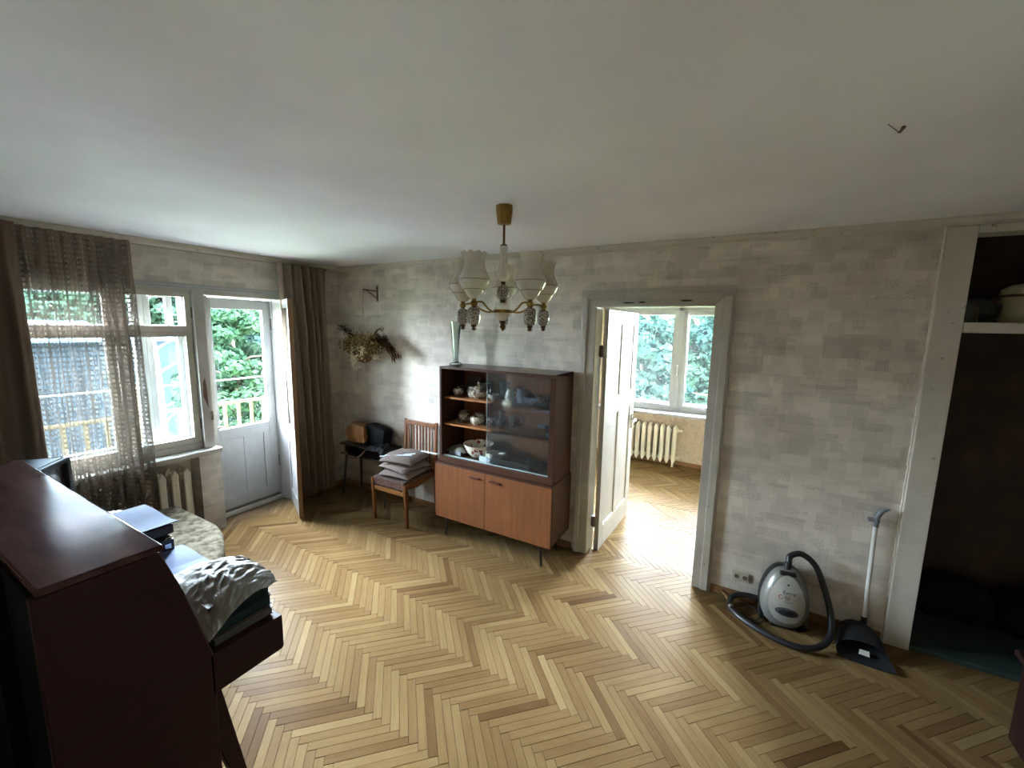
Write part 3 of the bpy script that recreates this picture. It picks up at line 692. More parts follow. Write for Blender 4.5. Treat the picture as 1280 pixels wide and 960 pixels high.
radiator('radiator', 'cream cast iron radiator under the window of the next room', 9, (2.96, 2.735, 0), 0, .595, .05, .082)

# ================================================================ CURTAINS
def drape(name, label, mat, y0, y1, z0, z1, xc, amp, folds, group=None, uvs=1.7, seed=0, gather=0, flare=0, cat='curtain', solid=0, xb=0):
    rnd = random.Random(seed); ph = [rnd.uniform(0, 6.28) for _ in range(4)]
    nu, nv = folds*14, 40; vs = []; uv = []
    for i in range(nu+1):
        s = i/nu
        for j in range(nv+1):
            t = j/nv; z = z1+(z0-z1)*t
            sp = s+.018*math.sin(7*s+ph[0])*t+.012*math.sin(17*s+ph[1])
            y = y0+(y1-y0)*sp+gather*(t-.5)*(.5-s)+flare*t*(s-.5)
            a = amp*(.55+.45*min(1, t*4))*(1+.35*math.sin(5*s+ph[2]))
            x = xc+xb*t+a*math.sin(2*PI*folds*s+ph[3]+.5*math.sin(3*t+9*s))+.3*a*math.sin(2*PI*folds*2.3*s+ph[1]+t)+.004*math.sin(40*t+20*s)
            vs.append((x, y, z)); uv.append((s*abs(y1-y0)*uvs, z))
    mb = MB(); mb.v = vs; mb.f = [(i*(nv+1)+j, (i+1)*(nv+1)+j, (i+1)*(nv+1)+j+1, i*(nv+1)+j+1) for i in range(nu) for j in range(nv)]
    c = Vector((xc, (y0+y1)/2, z0)); mb.v = [tuple(Vector(v)-c) for v in mb.v]
    o_ = part(name, mb, mat, None, smooth=True, clean=False); o_.location = c
    for m_ in list(o_.modifiers): o_.modifiers.remove(m_)
    ul = o_.data.uv_layers.new(name='UVMap')
    for lp in o_.data.loops: ul.data[lp.index].uv = uv[lp.vertex_index]
    tag(o_, label, cat, group); return o_
drape('net_curtain', 'see-through checked brown net curtain over the window', 'gauze', -2.46, -1.845, .10, 2.452, .10, .036, 10, seed=3, uvs=2.2)
drape('drape', 'heavy brown drape hanging in the corner beside the balcony door', 'drape', -.735, -.235, .10, 2.452, .088, .056, 6, seed=5, xb=.055, flare=-.05)
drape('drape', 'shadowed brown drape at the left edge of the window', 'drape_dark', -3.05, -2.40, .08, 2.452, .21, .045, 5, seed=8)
# curtain wire
solo('curtain_wire', MB().tube([(.06, -3.1, 2.446), (.06, -1.6, 2.440), (.06, -.2, 2.446)], .002, 6).box(0, .062, -3.11, -3.10, 2.44, 2.45).box(0, .062, -.20, -.19, 2.44, 2.45), 'iron', 'thin wire under the moulding that carries the curtains', 'curtain wire')

# ================================================================ CHINA CABINET
X0, X1, YB, YF = 1.735, 2.865, -.035, -.425
cab = thing('china_cabinet', 'walnut china cabinet with sliding glass above two teak doors', 'cabinet', ((X0+X1)/2, (YB+YF)/2, 0))
low = MB().box(X0, X0+.018, YF+.02, YB, .195, .672).box(X1-.018, X1, YF+.02, YB, .195, .672).box(X0+.018, X1-.018, YF+.02, YB, .195, .213).box(X0+.018, X1-.018, YB-.008, YB, .213, .672).box(X0, X1, YF+.005, YB, .672, .69)
part('lower_case', low, 'walnut', cab, bevel=.0015)
XM = 2.262
for a, b_, hx in ((X0+.003, XM-.002, XM-.10), (XM+.002, X1-.003, XM+.10)):
    dr = part('door', MB().box(a, b_, YF, YF+.018, .19, .675), 'teak', cab, bevel=.0015)
    part('handle', MB().box(hx-.05, hx+.05, YF-.016, YF+.002, .615, .632), 'handle_dark', dr, bevel=.004)
for x in (X0+.10, X1-.10):
    for y, dy in ((YF+.04, 0), (YB-.06, 0)):
        dx = -.012 if x < 2.2 else .012
        lg = part('leg', MB().tube([(x, y, .196), (x+dx, y, .012)], [.017, .010], 12), 'leg_black', cab, smooth=True)
        part('leg_tip', MB().tube([(x+dx, y, .014), (x+dx, y, 0)], .0105, 12), 'chrome', lg)
U0, U1, UF = 1.758, 2.855, -.385
Z0, Z1 = .69, 1.535
uc = MB().box(U0, U0+.018, UF+.02, YB, Z0, Z1).box(U1-.018, U1, UF+.02, YB, Z0, Z1).box(U0+.018, U1-.018, UF+.03, YB, Z0+.035, Z0+.05).box(U0+.018, U1-.018, YB-.06, YB, Z0, Z0+.035)
part('upper_side_case', uc, 'walnut', cab, bevel=.0015)
part('top_board', MB().box(U0, U1, UF, YB, Z1-.02, Z1), 'walnut_h', cab, bevel=.002)
part('base_rail', MB().box(U0, U1, UF-.012, UF+.012, Z0, Z0+.055), 'walnut_h', cab, bevel=.003)
part('front_stile', MB().box(U0, U0+.022, UF, UF+.02, Z0+.05, Z1-.02), 'walnut', cab, bevel=.002)
part('front_stile', MB().box(U1-.045, U1, UF, UF+.02, Z0+.05, Z1-.02), 'walnut', cab, bevel=.002)
part('back_panel', MB().box(U0+.018, U1-.018, YB-.010, YB-.004, Z0+.05, Z1-.02), 'cabback', cab)
SH = (1.266, 1.030)
for z in SH: part('shelf', MB().box(U0+.018, U1-.018, UF+.045, YB-.01, z-.016, z), 'shelf', cab, bevel=.001)
gp = part('sliding_pane', MB().box(2.235, U1-.04, UF+.024, UF+.028, Z0+.055, Z1-.022), 'glass_cab', cab)
part('pane_edge', MB().box(2.233, 2.2355, UF+.023, UF+.029, Z0+.055, Z1-.022), 'glass_edge', gp)
part('pane_edge', MB().box(U1-.042, U1-.036, UF+.02, UF+.030, Z0+.055, Z1-.022), 'glass_edge', gp)
part('sliding_pane', MB().box(2.262, U1-.05, UF+.033, UF+.037, Z0+.055, Z1-.022), 'glass_cab', cab)
part('pane_track', MB().box(U0+.02, U1-.04, UF+.018, UF+.040, Z0+.050, Z0+.058), 'glass_edge', cab)

# lathe-made tableware
def ware(name, label, cat, prof, x, y, z, m='china', group=None, extra=None, seg=20, sx=1, sy=1):
    r = thing(name, label, cat, (x, y, z), 0, group); r.scale = (1.16, 1.16, 1.16)
    part('bowl' if name not in ('vase',) else 'body', MB().lathe(prof, seg=seg, sx=sx, sy=sy), m, r, world=False, smooth=True)
    for nm, mb, mm in (extra or []): part(nm, mb, mm, r, world=False, smooth=True)
    return r
def ring_handle(x, z, r, t=.004, ax=1):
    return MB().tube([(x+ax*r*math.cos(a)*1.0, 0, z+r*math.sin(a)) for a in [(-.5+k/10)*PI for k in range(11)]], t, 6)
S1, S2, S0 = SH[0], SH[1], Z0+.05
def open_(prof_out, th=.003):  # outer profile (r,z) upward then inner back down
    return prof_out+[(max(.0005, r-th), z+ (th if i == 0 else 0)) for i, (r, z) in reversed(list(enumerate(prof_out)))]
sug = [(.018, 0), (.022, .004), (.036, .022), (.040, .036), (.034, .050), (.028, .056)]
ware('sugar_bowl', 'round flowered sugar bowl at the left end of the top shelf', 'bowl', sug+[(.010, .062), (.004, .064)], 1.848, -.24, S1, extra=[('knob', MB().ell((0, 0, .068), (.007, .007, .007), 10, 6), 'china'), ('handle', ring_handle(.036, .035, .012), 'china'), ('handle', ring_handle(-.036, .035, .012, ax=-1), 'china')])
ware('sugar_bowl', 'small dark brown sugar bowl in the far left corner of the top shelf', 'bowl', sug+[(.010, .062), (.004, .064)], 1.80, -.10, S1, m='brown_cover')
ware('cream_jug', 'small white cream jug directly left of the teapot', 'jug', open_([(.022, 0), (.034, .02), (.034, .045), (.026, .065), (.03, .078)]), 1.985, -.215, S1, m='porc_white', extra=[('handle', ring_handle(-.03, .045, .018, ax=-1), 'porc_white')])
tp = ware('teapot', 'lidded flowered teapot standing in the middle of the top shelf', 'teapot', [(.030, 0), (.034, .004), (.058, .028), (.060, .048), (.044, .068), (.030, .076)], 2.075, -.25, S1,
    extra=[('lid', MB().lathe([(.032, .075), (.026, .086), (.010, .096), (.006, .104), (.009, .112), (.003, .124)], seg=16), 'china'), ('spout', MB().tube(bez([(.05, 0, .03), (.075, 0, .045), (.085, 0, .075)], 5), [.011]*3+[.009]*4+[.007]*4, 8), 'china'), ('handle', ring_handle(-.052, .045, .028, .005, -1), 'china')])
ware('serving_dish', 'dark oval dish standing on edge behind the cream jug', 'dish', open_([(.02, 0), (.06, .012), (.075, .09), (.06, .14)]), 1.93, -.10, S1, m='brown_cover', sy=.3)
ware('saucer', 'pale saucer lying on a low brown pot behind the teapot', 'dish', open_([(.03, .0), (.05, .008)]), 2.06, -.115, S1+.102, m='porc_white')
ware('clay_pot', 'low brown clay pot behind the teapot', 'pot', open_([(.04, 0), (.058, .03), (.055, .1)]), 2.06, -.115, S1, m='brown_cover')
ware('cut_glass_vase', 'tall cut glass tumbler vase just behind the glass edge on top shelf', 'vase', open_([(.028, 0), (.036, .05), (.045, .125)], .004), 2.275, -.15, S1, m='crystal')
ware('teacup', 'white footed cup on the top shelf in front of the tumbler vase', 'cup', open_([(.016, 0), (.018, .006), (.034, .026), (.044, .046)]), 2.235, -.26, S1, m='porc_white', extra=[('handle', ring_handle(-.04, .03, .013, .003, -1), 'porc_white')])
ware('milk_jug', 'white pear shaped milk jug seen through the sliding glass', 'jug', open_([(.026, 0), (.040, .028), (.034, .06), (.022, .082), (.026, .092)]), 2.375, -.22, S1, m='porc_white', extra=[('handle', ring_handle(.03, .05, .022, .004), 'porc_white')])
ware('tall_jug', 'pale blue straight sided jug to the right of the milk jug', 'jug', open_([(.034, 0), (.040, .05), (.036, .10)]), 2.475, -.20, S1, m='china_blue')
ware('teapot', 'small brown teapot right of the pale blue jug', 'teapot', [(.026, 0), (.044, .025), (.042, .05), (.02, .066), (.006, .084)], 2.565, -.22, S1, m='brown_cover', extra=[('spout', MB().tube([(.038, 0, .03), (.065, 0, .065)], [.009, .006], 8), 'brown_cover')])
ware('stacking_bowl', 'pale bowl with a gilt rim resting on a blue box at shelf right', 'bowl', open_([(.022, 0), (.044, .02), (.056, .045)]), 2.675, -.22, S1+.028, m='china')
solo('porcelain_box', MB().box(2.63, 2.72, -.26, -.18, S1, S1+.028), 'china_blue', 'flat pale blue box under the gilt rimmed bowl', 'box', bevel=.003)
# middle shelf
def cup_saucer(x, y, z, lab, lab2, group=None):
    ware('saucer', lab2, 'saucer', open_([(.026, 0), (.06, .010), (.066, .014)]), x, y, z, group=group)
    ware('teacup', lab, 'cup', open_([(.020, 0), (.022, .004), (.034, .025), (.040, .056)]), x, y, z+.008, group=None, extra=[('handle', ring_handle(.036, .034, .016, .003), 'china')])
cup_saucer(1.905, -.235, S2, 'flowered teacup at the front left of the middle shelf', 'flowered saucer under the teacup at the front left of the middle shelf')
cup_saucer(1.815, -.11, S2, 'flowered teacup in the back left corner of the middle shelf', 'flowered saucer in the back left corner of the middle shelf')
cup_saucer(1.99, -.11, S2, 'flowered teacup behind the front cup on the middle shelf', 'flowered saucer second from the left at the back of the middle shelf')
ware('sugar_bowl', 'wide flowered bowl with a rolled rim on the middle shelf', 'bowl', open_([(.030, 0), (.052, .022), (.055, .045), (.045, .066)]), 2.065, -.245, S2)
ware('saucer', 'wide flat plate under the small bowl by the glass edge', 'dish', open_([(.05, 0), (.08, .008), (.09, .014)]), 2.17, -.19, S2, m='china')
ware('sugar_bowl', 'small flowered bowl on the wide plate by the glass edge', 'bowl', open_([(.024, 0), (.04, .022), (.036, .05)]), 2.17, -.19, S2+.008)
for k, (x, y, h, lab) in enumerate([(2.245, -.13, .11, 'ribbed clear glass directly behind the edge of the pane'), (2.30, -.25, .07, 'short stemmed glass at the front of the middle shelf'), (2.36, -.15, .085, 'stemmed glass in the middle of the back row of glasses'), (2.405, -.25, .075, 'stemmed glass at the right end of the front glasses'), (2.45, -.13, .08, 'stemmed glass at the right end of the back row')]):
    pr_ = open_([(.022, 0), (.005, .005), (.004, h*.4), (.016, h*.5), (.022, h)], .0015) if k else open_([(.022, 0), (.028, h)], .003)
    ware('drinking_glass', lab, 'glass', pr_, x, y, S2, m='crystal', group='glasses on the middle shelf')
solo('small_box', MB().box(2.63, 2.72, -.24, -.15, S2, S2+.05), 'shelf', 'small brown box at the right of the middle shelf', 'box', bevel=.002)
solo('small_box', MB().box(2.64, 2.71, -.235, -.16, S2+.05, S2+.078), 'china_blue', 'small pale box on top of the brown box', 'box', bevel=.003)
solo('small_box', MB().box(2.735, 2.815, -.28, -.21, S2, S2+.03), 'china_blue', 'flat pale box at the right end of the middle shelf', 'box', bevel=.004)
# bottom
solo('folded_package', MB().box(1.80, 1.93, -.31, -.20, S0, S0+.035), 'china_blue', 'small white box at the left end of the cabinet floor', 'box', bevel=.003)
pk = MB().grid(lambda u, v: (1.78+.20*u, -.32+.16*v, S0+.037+.035*math.sin(PI*u)**.4*math.sin(PI*v)**.4+.012*mnoise.noise(Vector((u*5, v*5, 1)))), 16, 12)
solo('plastic_package', pk, 'plastic', 'crumpled plastic package on the small white box', 'package', smooth=True, solid=.004)
ware('serving_bowl', 'large white bowl painted with red flowers on the cabinet floor', 'bowl', open_([(.045, 0), (.055, .006), (.09, .045), (.115, .105)]), 2.07, -.235, S0, m='china_red', seg=28)
gb = ware('gravy_boat', 'pale gravy boat beside the red flowered bowl', 'dish', open_([(.03, 0), (.05, .03), (.055, .07)]), 2.255, -.275, S0, m='porc_white', sx=1.25, extra=[('spout', MB().tube([(.05, 0, .055), (.10, 0, .075)], [.02, .012], 10), 'porc_white'), ('handle', ring_handle(-.062, .045, .02, .004, -1), 'porc_white')])
tr = MB().prism([(2.15, -.345), (2.62, -.345), (2.62, -.325), (2.15, -.325)], S0, S0+.05, 'z')
solo('plastic_tray', tr, 'china_blue', 'long narrow pale tray lying along the bottom pane', 'tray', bevel=.004)
beads = MB()
for k in range(120):
    a = random.random()*2*PI; r = random.random()**.5; h = .05*(1-r*r)
    beads.ell((2.53+.14*r*math.cos(a), -.20+.09*r*math.sin(a), S0+.012+h*random.random()), (.012, .012, .010), 6, 4)
o_ = solo('bead_heap', beads, 'dark_cover', 'heap of dark beads behind the pale tray', 'beads', smooth=True); o_['kind'] = 'stuff'
# vase on top
vs_ = thing('vase', 'tall flared clear glass vase standing on the cabinet top', 'vase', (1.795, -.2, Z1))
part('flute', MB().lathe(open_([(.021, .045), (.026, .10), (.034, .22), (.052, .385)], .003), seg=22, cap=False), 'crystal', vs_, world=False, smooth=True)
part('foot', MB().lathe([(.058, 0), (.060, .008), (.050, .018), (.022, .030), (.028, .042), (.018, .052), (.004, .056)], seg=22), 'crystal', vs_, world=False, smooth=True)
solo('paper_sheet', MB().box(2.42, 2.62, -.20, -.08, Z1, Z1+.003), 'page_edge', 'thin folded paper lying on the cabinet top', 'paper')

# ================================================================ CHANDELIER
CX, CY = 2.915, -1.257
ch = thing('chandelier', 'five-armed brass and porcelain chandelier with frosted glass shades', 'chandelier', (CX, CY, 2.5))
part('canopy', MB().lathe([(.044, 2.5), (.044, 2.47), (.036, 2.408), (.008, 2.404)], (CX, CY, 0), 8), 'brass', ch, bevel=.002)
part('rod', MB().tube([(CX, CY, 2.41), (CX, CY, 2.30)], .0065, 10), 'brass_d', ch, smooth=True)
part('column', MB().lathe([(.010, 2.306), (.019, 2.298), (.019, 2.24), (.021, 2.20), (.032, 2.165), (.035, 2.15), (.026, 2.128), (.010, 2.120)], (CX, CY, 0), 20), 'porc_white', ch, smooth=True)
for cm_ in (MB().lathe([(.012, 2.308), (.018, 2.304), (.018, 2.297), (.012, 2.296)], (CX, CY, 0), 16), MB().ell((CX, CY, 2.113), (.013, .013, .011), 14, 8), MB().lathe([(.012, 2.028), (.02, 2.022), (.012, 2.008)], (CX, CY, 0), 16)):
    part('collar', cm_, 'brass_d', ch, smooth=True)
part('egg', MB().lathe([(.010, 2.104), (.027, 2.092), (.034, 2.066), (.031, 2.04), (.014, 2.024)], (CX, CY, 0), 20), 'porcelain', ch, smooth=True)
part('hub', MB().lathe([(.012, 2.012), (.036, 2.0), (.048, 1.975), (.046, 1.955), (.030, 1.93), (.012, 1.915)], (CX, CY, 0), 24), 'porc_white', ch, smooth=True)
part('hub_band', MB().lathe([(.047, 1.975), (.050, 1.972), (.050, 1.960), (.046, 1.957)], (CX, CY, 0), 24, cap=False), 'brass', ch, smooth=True)
part('finial', MB().lathe([(.012, 1.917), (.018, 1.908), (.010, 1.896), (.017, 1.884), (.009, 1.872), (.003, 1.862)], (CX, CY, 0), 14), 'brass_d', ch, smooth=True)
for k in range(5):
    A = math.radians(29.7+18+72*k); ca, sa = math.cos(A), math.sin(A); R = .232
    X, Y = CX+R*ca, CY+R*sa
    def P(r, z): return (CX+r*ca, CY+r*sa, z)
    part('arm', MB().tube(bez([P(.045, 1.966), P(.09, 1.962), P(.13, 1.978), P(.17, 2.004), P(.215, 2.004)], 6), .0055, 8), 'brass', ch, smooth=True)
    part('cup', MB().lathe([(.006, 2.022), (.016, 2.018), (.010, 2.012), (.017, 2.003), (.019, 1.995), (.014, 1.985), (.008, 1.978)], (X, Y, 0), 14), 'brass', ch, smooth=True)
    part('porcelain_drop', MB().lathe([(.010, 1.980), (.026, 1.972), (.031, 1.955), (.031, 1.915), (.026, 1.899), (.010, 1.892)], (X, Y, 0), 18), 'porcelain', ch, smooth=True)
    part('drop_finial', MB().lathe([(.010, 1.893), (.016, 1.885), (.007, 1.879), (.014, 1.872), (.003, 1.864)], (X, Y, 0), 12), 'brass_d', ch, smooth=True)
    prof = [(.018, 2.018), (.034, 2.030), (.045, 2.050), (.047, 2.057), (.056, 2.062), (.066, 2.078), (.069, 2.085), (.073, 2.090), (.0745, 2.104), (.074, 2.114), (.068, 2.128), (.058, 2.148), (.051, 2.170), (.050, 2.190), (.053, 2.212), (.062, 2.232)]
    nn = len(prof); full = prof+[(r-.003, z) for r, z in reversed(prof)]
    wv = [0]*len(full)+[10]
    for q in (nn-1, nn): wv[q] = .045
    for q in (nn-2, nn+1): wv[q] = .02
    lm = MB().lathe(full, (X, Y, 0), 60, cap=False, wave=wv)
    for q in (nn-2, nn-1, nn, nn+1):
        for k2 in range(60):
            v_ = lm.v[q*60+k2]; lm.v[q*60+k2] = (v_[0], v_[1], v_[2]+(.0045 if q in (nn-1, nn) else .001)*math.cos(10*2*PI*k2/60))
    sh = part('shade', lm, 'opal', ch, smooth=True)
    part('gilt_line', MB().lathe([(.0742, 2.1085), (.0755, 2.1075), (.0755, 2.1055), (.0744, 2.1045)], (X, Y, 0), 32, cap=False).lathe([(.0565, 2.0625), (.0575, 2.062), (.0575, 2.060), (.0555, 2.0595)], (X, Y, 0), 32, cap=False), 'opal_line', sh, smooth=True)

# ================================================================ CHAIR with pillows
hc = thing('dining_chair', 'wooden dining chair with slatted back standing left of the cabinet', 'chair', (1.21, -.26, 0))
part('seat', MB().box(1.005, 1.405, -.475, -.075, .40, .432), 'seat_cloth', hc, bevel=.012, seg=3)
part('seat_front', MB().box(1.003, 1.407, -.482, -.470, .355, .425), 'seat_edge', hc, bevel=.004)
for x, dx in ((1.0, .02), (1.42, .018)):
    part('front_leg', MB().prism([(x-.017, .415), (x+.017, .415), (x+.012+dx, 0), (x-.012+dx, 0)], -.492, -.462, 'y'), 'chair_wood', hc, bevel=.004)
for x in (1.022, 1.428):
    part('back_leg', MB().prism([(-.072, .40), (-.040, .40), (-.028, .92), (-.048, .92)], x-.014, x+.014, 'x').prism([(-.072, .41), (-.040, .41), (-.034, .0), (-.056, .0)], x-.014, x+.014, 'x'), 'chair_wood', hc, bevel=.003)
part('front_rail', MB().box(1.015, 1.41, -.484, -.468, .30, .338), 'chair_rail', hc, bevel=.003)
for x in (1.0, 1.405): part('side_rail', MB().prism([(-.475, .415), (-.475, .365), (-.30, .345), (-.06, .385), (-.06, .415)], x, x+.018, 'x'), 'chair_wood', hc, bevel=.003)
part('top_rail', MB().box(1.03, 1.42, -.052, -.034, .865, .912), 'chair_wood', hc, bevel=.006)
part('back_rail', MB().box(1.03, 1.42, -.064, -.048, .40, .44), 'chair_wood', hc, bevel=.003)
for k in range(7):
    x = 1.10+k*.042+(k == 0)*-.03; part('slat', MB().box(x-.008, x+.008, -.058, -.046, .43, .87), 'chair_wood', hc, bevel=.002)
def pillow(name, label, m, cx, cy, z, w, d, h, rz, seed, tilt=0):
    rnd = random.Random(seed); T = Matrix.Translation((cx, cy, z)) @ Matrix.Rotation(rz, 4, 'Z') @ Matrix.Rotation(tilt, 4, 'Y')
    def fn(sg):
        def q(u, v):
            a, b_ = 2*u-1, 2*v-1; e = (1-abs(a)**3.2)*(1-abs(b_)**3.2)
            pin = 1-.06*(1-a*a)*0-.07*abs(a*b_)
            hh = h/2+sg*h/2*max(0, e)**.55 - .010*(a*a+b_*b_)*abs(a*b_)+ .014*mnoise.noise(Vector((u*4+seed, v*4, sg)))*e
            return (a*w/2*(1-.05*(1-abs(b_))**0*0)*pin, b_*d/2*pin, hh)
        return q
    mb = MB().grid(fn(1), 20, 20, T).grid(fn(-1), 20, 20, T)
    o_ = solo(name, mb, m, label, 'pillow', 'flat pillows stacked on the chair', smooth=True)
    return o_
pillow('pillow', 'grey brown flat pillow at the bottom of the stack on the chair', 'pillow_lt', 1.22, -.265, .434, .385, .40, .066, .09, 1)
pillow('pillow', 'pale grey pillow in the middle of the stack on the chair', 'pillow_lt', 1.205, -.255, .492, .40, .38, .060, -.12, 2)
pillow('pillow', 'grey pillow on top of the stack on the chair', 'pillow', 1.195, -.235, .545, .40, .37, .088, .16, 3)
for k, (a, b_, lab) in enumerate([((1.06, -.37, .612), (1.34, -.30, .638), 'white plastic strip lying upper across the top pillow'), ((1.02, -.40, .600), (1.33, -.24, .637), 'white plastic strip crossing under the other on the top pillow'), ((1.30, -.12, .630), (1.52, -.14, .640), 'white plastic strip sticking out toward the cabinet side')]):
    A_, B_ = Vector(a), Vector(b_); d = (B_-A_); n = Vector((-d.y, d.x, 0)).normalized()*.011; up = Vector((0, 0, .006))
    solo('plastic_strip', MB().add([A_-n, B_-n, B_+n, A_+n, A_-n+up, B_-n+up, B_+n+up, A_+n+up], [(3, 2, 1, 0), (4, 5, 6, 7), (0, 1, 5, 4), (1, 2, 6, 5), (2, 3, 7, 6), (3, 0, 4, 7)]), 'strip', lab, 'strip', 'white strips on the pillows')

# ================================================================ BLACK SIDE TABLE with bags
st = thing('side_table', 'black side table with splayed legs in the room corner', 'table', (.62, -.16, 0))
part('table_top', MB().box(.285, .955, -.29, -.03, .585, .603), 'leg_black', st, bevel=.003)
part('lower_shelf', MB().box(.285, .955, -.28, -.03, .475, .492), 'leg_black', st, bevel=.003)
for x in (.33, .905): part('side_panel', MB().box(x, x+.016, -.27, -.03, .492, .585), 'leg_black', st)
for x, fx in ((.345, .298), (.895, .938)):
    for y, fy in ((-.25, -.278), (-.06, -.03)): part('leg', MB().tube([(x, y, .476), (fx, fy, 0)], [.016, .009], 10), 'leg_black', st, smooth=True)
def puff(c, r, bumpy=.18, p=.6, freq=2.5, T=None): return MB().ell(c, r, 28, 18, T, p, bumpy, freq)
tb = thing('handbag', 'tan leather bag lying on the black table', 'bag', (.45, -.16, .603))
part('bag_body', puff((.455, -.155, .712), (.155, .10, .110), .22, .72), 'leather', tb, smooth=True)
part('bag_flap', MB().grid(lambda u, v: (.50+.13*u, -.255+.03*math.sin(PI*v)*0+.10*u*0+.005*mnoise.noise(Vector((u*3, v*3, 0))), .64+.17*v), 6, 6), 'leather', tb, smooth=True, solid=.006)
bb = thing('handbag', 'black leather bag leaning on the tan bag', 'bag', (.72, -.14, .603))
Tt = Matrix.Translation((.715, -.13, .713)) @ Matrix.Rotation(.16, 4, 'Y')
part('bag_body', MB().ell((0, 0, 0), (.155, .065, .105), 28, 18, Tt, .4, .08, 2.5), 'black_leather', bb, smooth=True)
part('strap', MB().tube(bez([(.36, -.27, .60), (.38, -.30, .53), (.47, -.312, .475), (.56, -.312, .478), (.64, -.30, .53), (.67, -.24, .605)], 8), .008, 8), 'strap', bb, smooth=True, label='brown leather carrying strap')
part('buckle', MB().tube([(.575, -.205, .72), (.60, -.215, .66)], .006, 8).tube([(.60, -.21, .62), (.625, -.215, .61)], .007, 8), 'chrome', bb, smooth=True)
cl = MB().grid(lambda u, v: (.70+.24*u, -.31+.16*v+.01*mnoise.noise(Vector((u*5, v*4, 2))), .607+.045*math.sin(PI*u)**.6*(.4+.6*v)+.02*mnoise.noise(Vector((u*6, v*6, 5)))-.10*max(0, .25-v)), 20, 14)
solo('black_cloth', cl, 'black_leather', 'crumpled black cloth spilling over the right front of the table', 'cloth', smooth=True, solid=.006)

# ================================================================ HANGING DRIED FLOWERS
bx, by = .552, -.15
br = thing('wall_bracket', 'rusty iron bracket on the wall above the dried flowers', 'bracket', (.612, -.005, 2.2))
part('plate', MB().box(.600, .624, -.008, 0, 2.12, 2.28), 'rust', br, bevel=.002)
part('arm', MB().tube([(.612, -.008, 2.225), (.575, -.10, 2.232), (bx, by, 2.236)], .006, 8).tube([(.612, -.008, 2.15), (.59, -.07, 2.20), (.57, -.11, 2.232)], .005, 8), 'rust', br, smooth=True)
hb = thing('hanging_basket', 'hanging basket of dried flowers below the wall bracket', 'basket', (bx, by, 1.47))
part('cord', MB().tube([(bx, by, 2.242), (bx+.006, by, 2.0)], .004, 6).tube([(bx+.006, by, 2.0), (bx-.09, by, 1.62)], .002, 6).tube([(bx+.006, by, 2.0), (bx+.09, by, 1.62)], .002, 6).ell((bx+.006, by, 2.0), (.009, .009, .009), 8, 6), 'rope', hb, smooth=True)
part('tassel', MB().tube([(bx, by, 1.475), (bx-.005, by, 1.33)], .002, 6).ell((bx-.005, by, 1.315), (.010, .010, .014), 8, 6), 'rope', hb)
part('basket_bowl', MB().lathe([(.012, 1.472), (.06, 1.49), (.095, 1.54), (.11, 1.62), (.104, 1.62), (.088, 1.545), (.05, 1.50), (.01, 1.486)], (bx, by, 0), 20), 'basket', hb, smooth=True)
def leafy(fn, n, size, flat=.5):
    mb = MB()
    for k in range(n):
        p, d = fn(); d = Vector(d).normalized(); a = d.orthogonal().normalized(); a = Matrix.Rotation(random.random()*6.28, 3, d) @ a
        s_ = size*random.uniform(.6, 1.3); p = Vector(p)
        mb.add([p, p+d*s_*.5+a*s_*flat*.5, p+d*s_, p+d*s_*.5-a*s_*flat*.5], [(0, 1, 2, 3)])
    return mb
def f_head():
    v = Vector((random.gauss(0, 1), random.gauss(0, .45), random.gauss(0, .55))); r = random.uniform(.3, 1)+.3*(random.random() < .25)
    v = v.normalized(); return (bx-.01+v.x*.23*r, by-.02+v.y*.13*r, 1.65+v.z*.115*r), v+Vector((0, 0, random.uniform(-.4, .8)))
part('dried_flowers', leafy(f_head, 2600, .030, .6), 'dry', hb, clean=False, kind='stuff')
def f_trail():
    k = random.choice([(-.19, .0), (-.15, .0), (-.12, .02), (.17, .03), (-.06, .0), (.02, 0), (.08, 0)]); t = random.random()
    return (bx+k[0]+random.gauss(0, .012), by+(random.gauss(0, .02) if abs(k[0]) > .1 else -.10), 1.66-t*(.26 if k[0] < -.1 else .13)), (random.gauss(0, 1), random.gauss(0, 1), -1)
part('trailing_stems', leafy(f_trail, 420, .024), plain('pale_dried_petals', (214, 202, 172), .9), hb, clean=False, kind='stuff')
def plume(x0, z0, x1, z1, n, spread):
    def f():
        t = random.random(); return (x0+(x1-x0)*t+random.gauss(0, spread*.5), by+random.gauss(0, .03), z0+(z1-z0)*t+random.gauss(0, spread)), (x1-x0+random.gauss(0, .1), random.gauss(0, .05), z1-z0-.05+random.gauss(0, .06))
    return f
part('dark_plume', leafy(plume(bx-.10, 1.73, bx-.33, 1.85, 220, .012), 220, .055, .12), 'dry_dark', hb, clean=False, kind='stuff')
def f_droop():
    t = random.random(); x = bx+.10+.34*t; z = 1.73+.05*math.sin(t*3)-.16*t*t+random.gauss(0, .022)
    return (x, by+random.gauss(0, .03), z), (.35, random.gauss(0, .1), -.6+random.gauss(0, .25))
part('dark_plume', leafy(f_droop, 500, .07, .12), 'dry_dark', hb, clean=False, kind='stuff')
cw = MB()
for q in range(5):
    cw.tube(bez([(bx+.12, by, 1.72), (bx+.17+.01*q, by+.01*q, 1.80+.012*q), (bx+.22+.02*q, by, 1.83), (bx+.29, by, 1.80+.012*q)], 5), .0025, 5)
part('curled_stems', cw, 'dry_dark', hb, smooth=True)

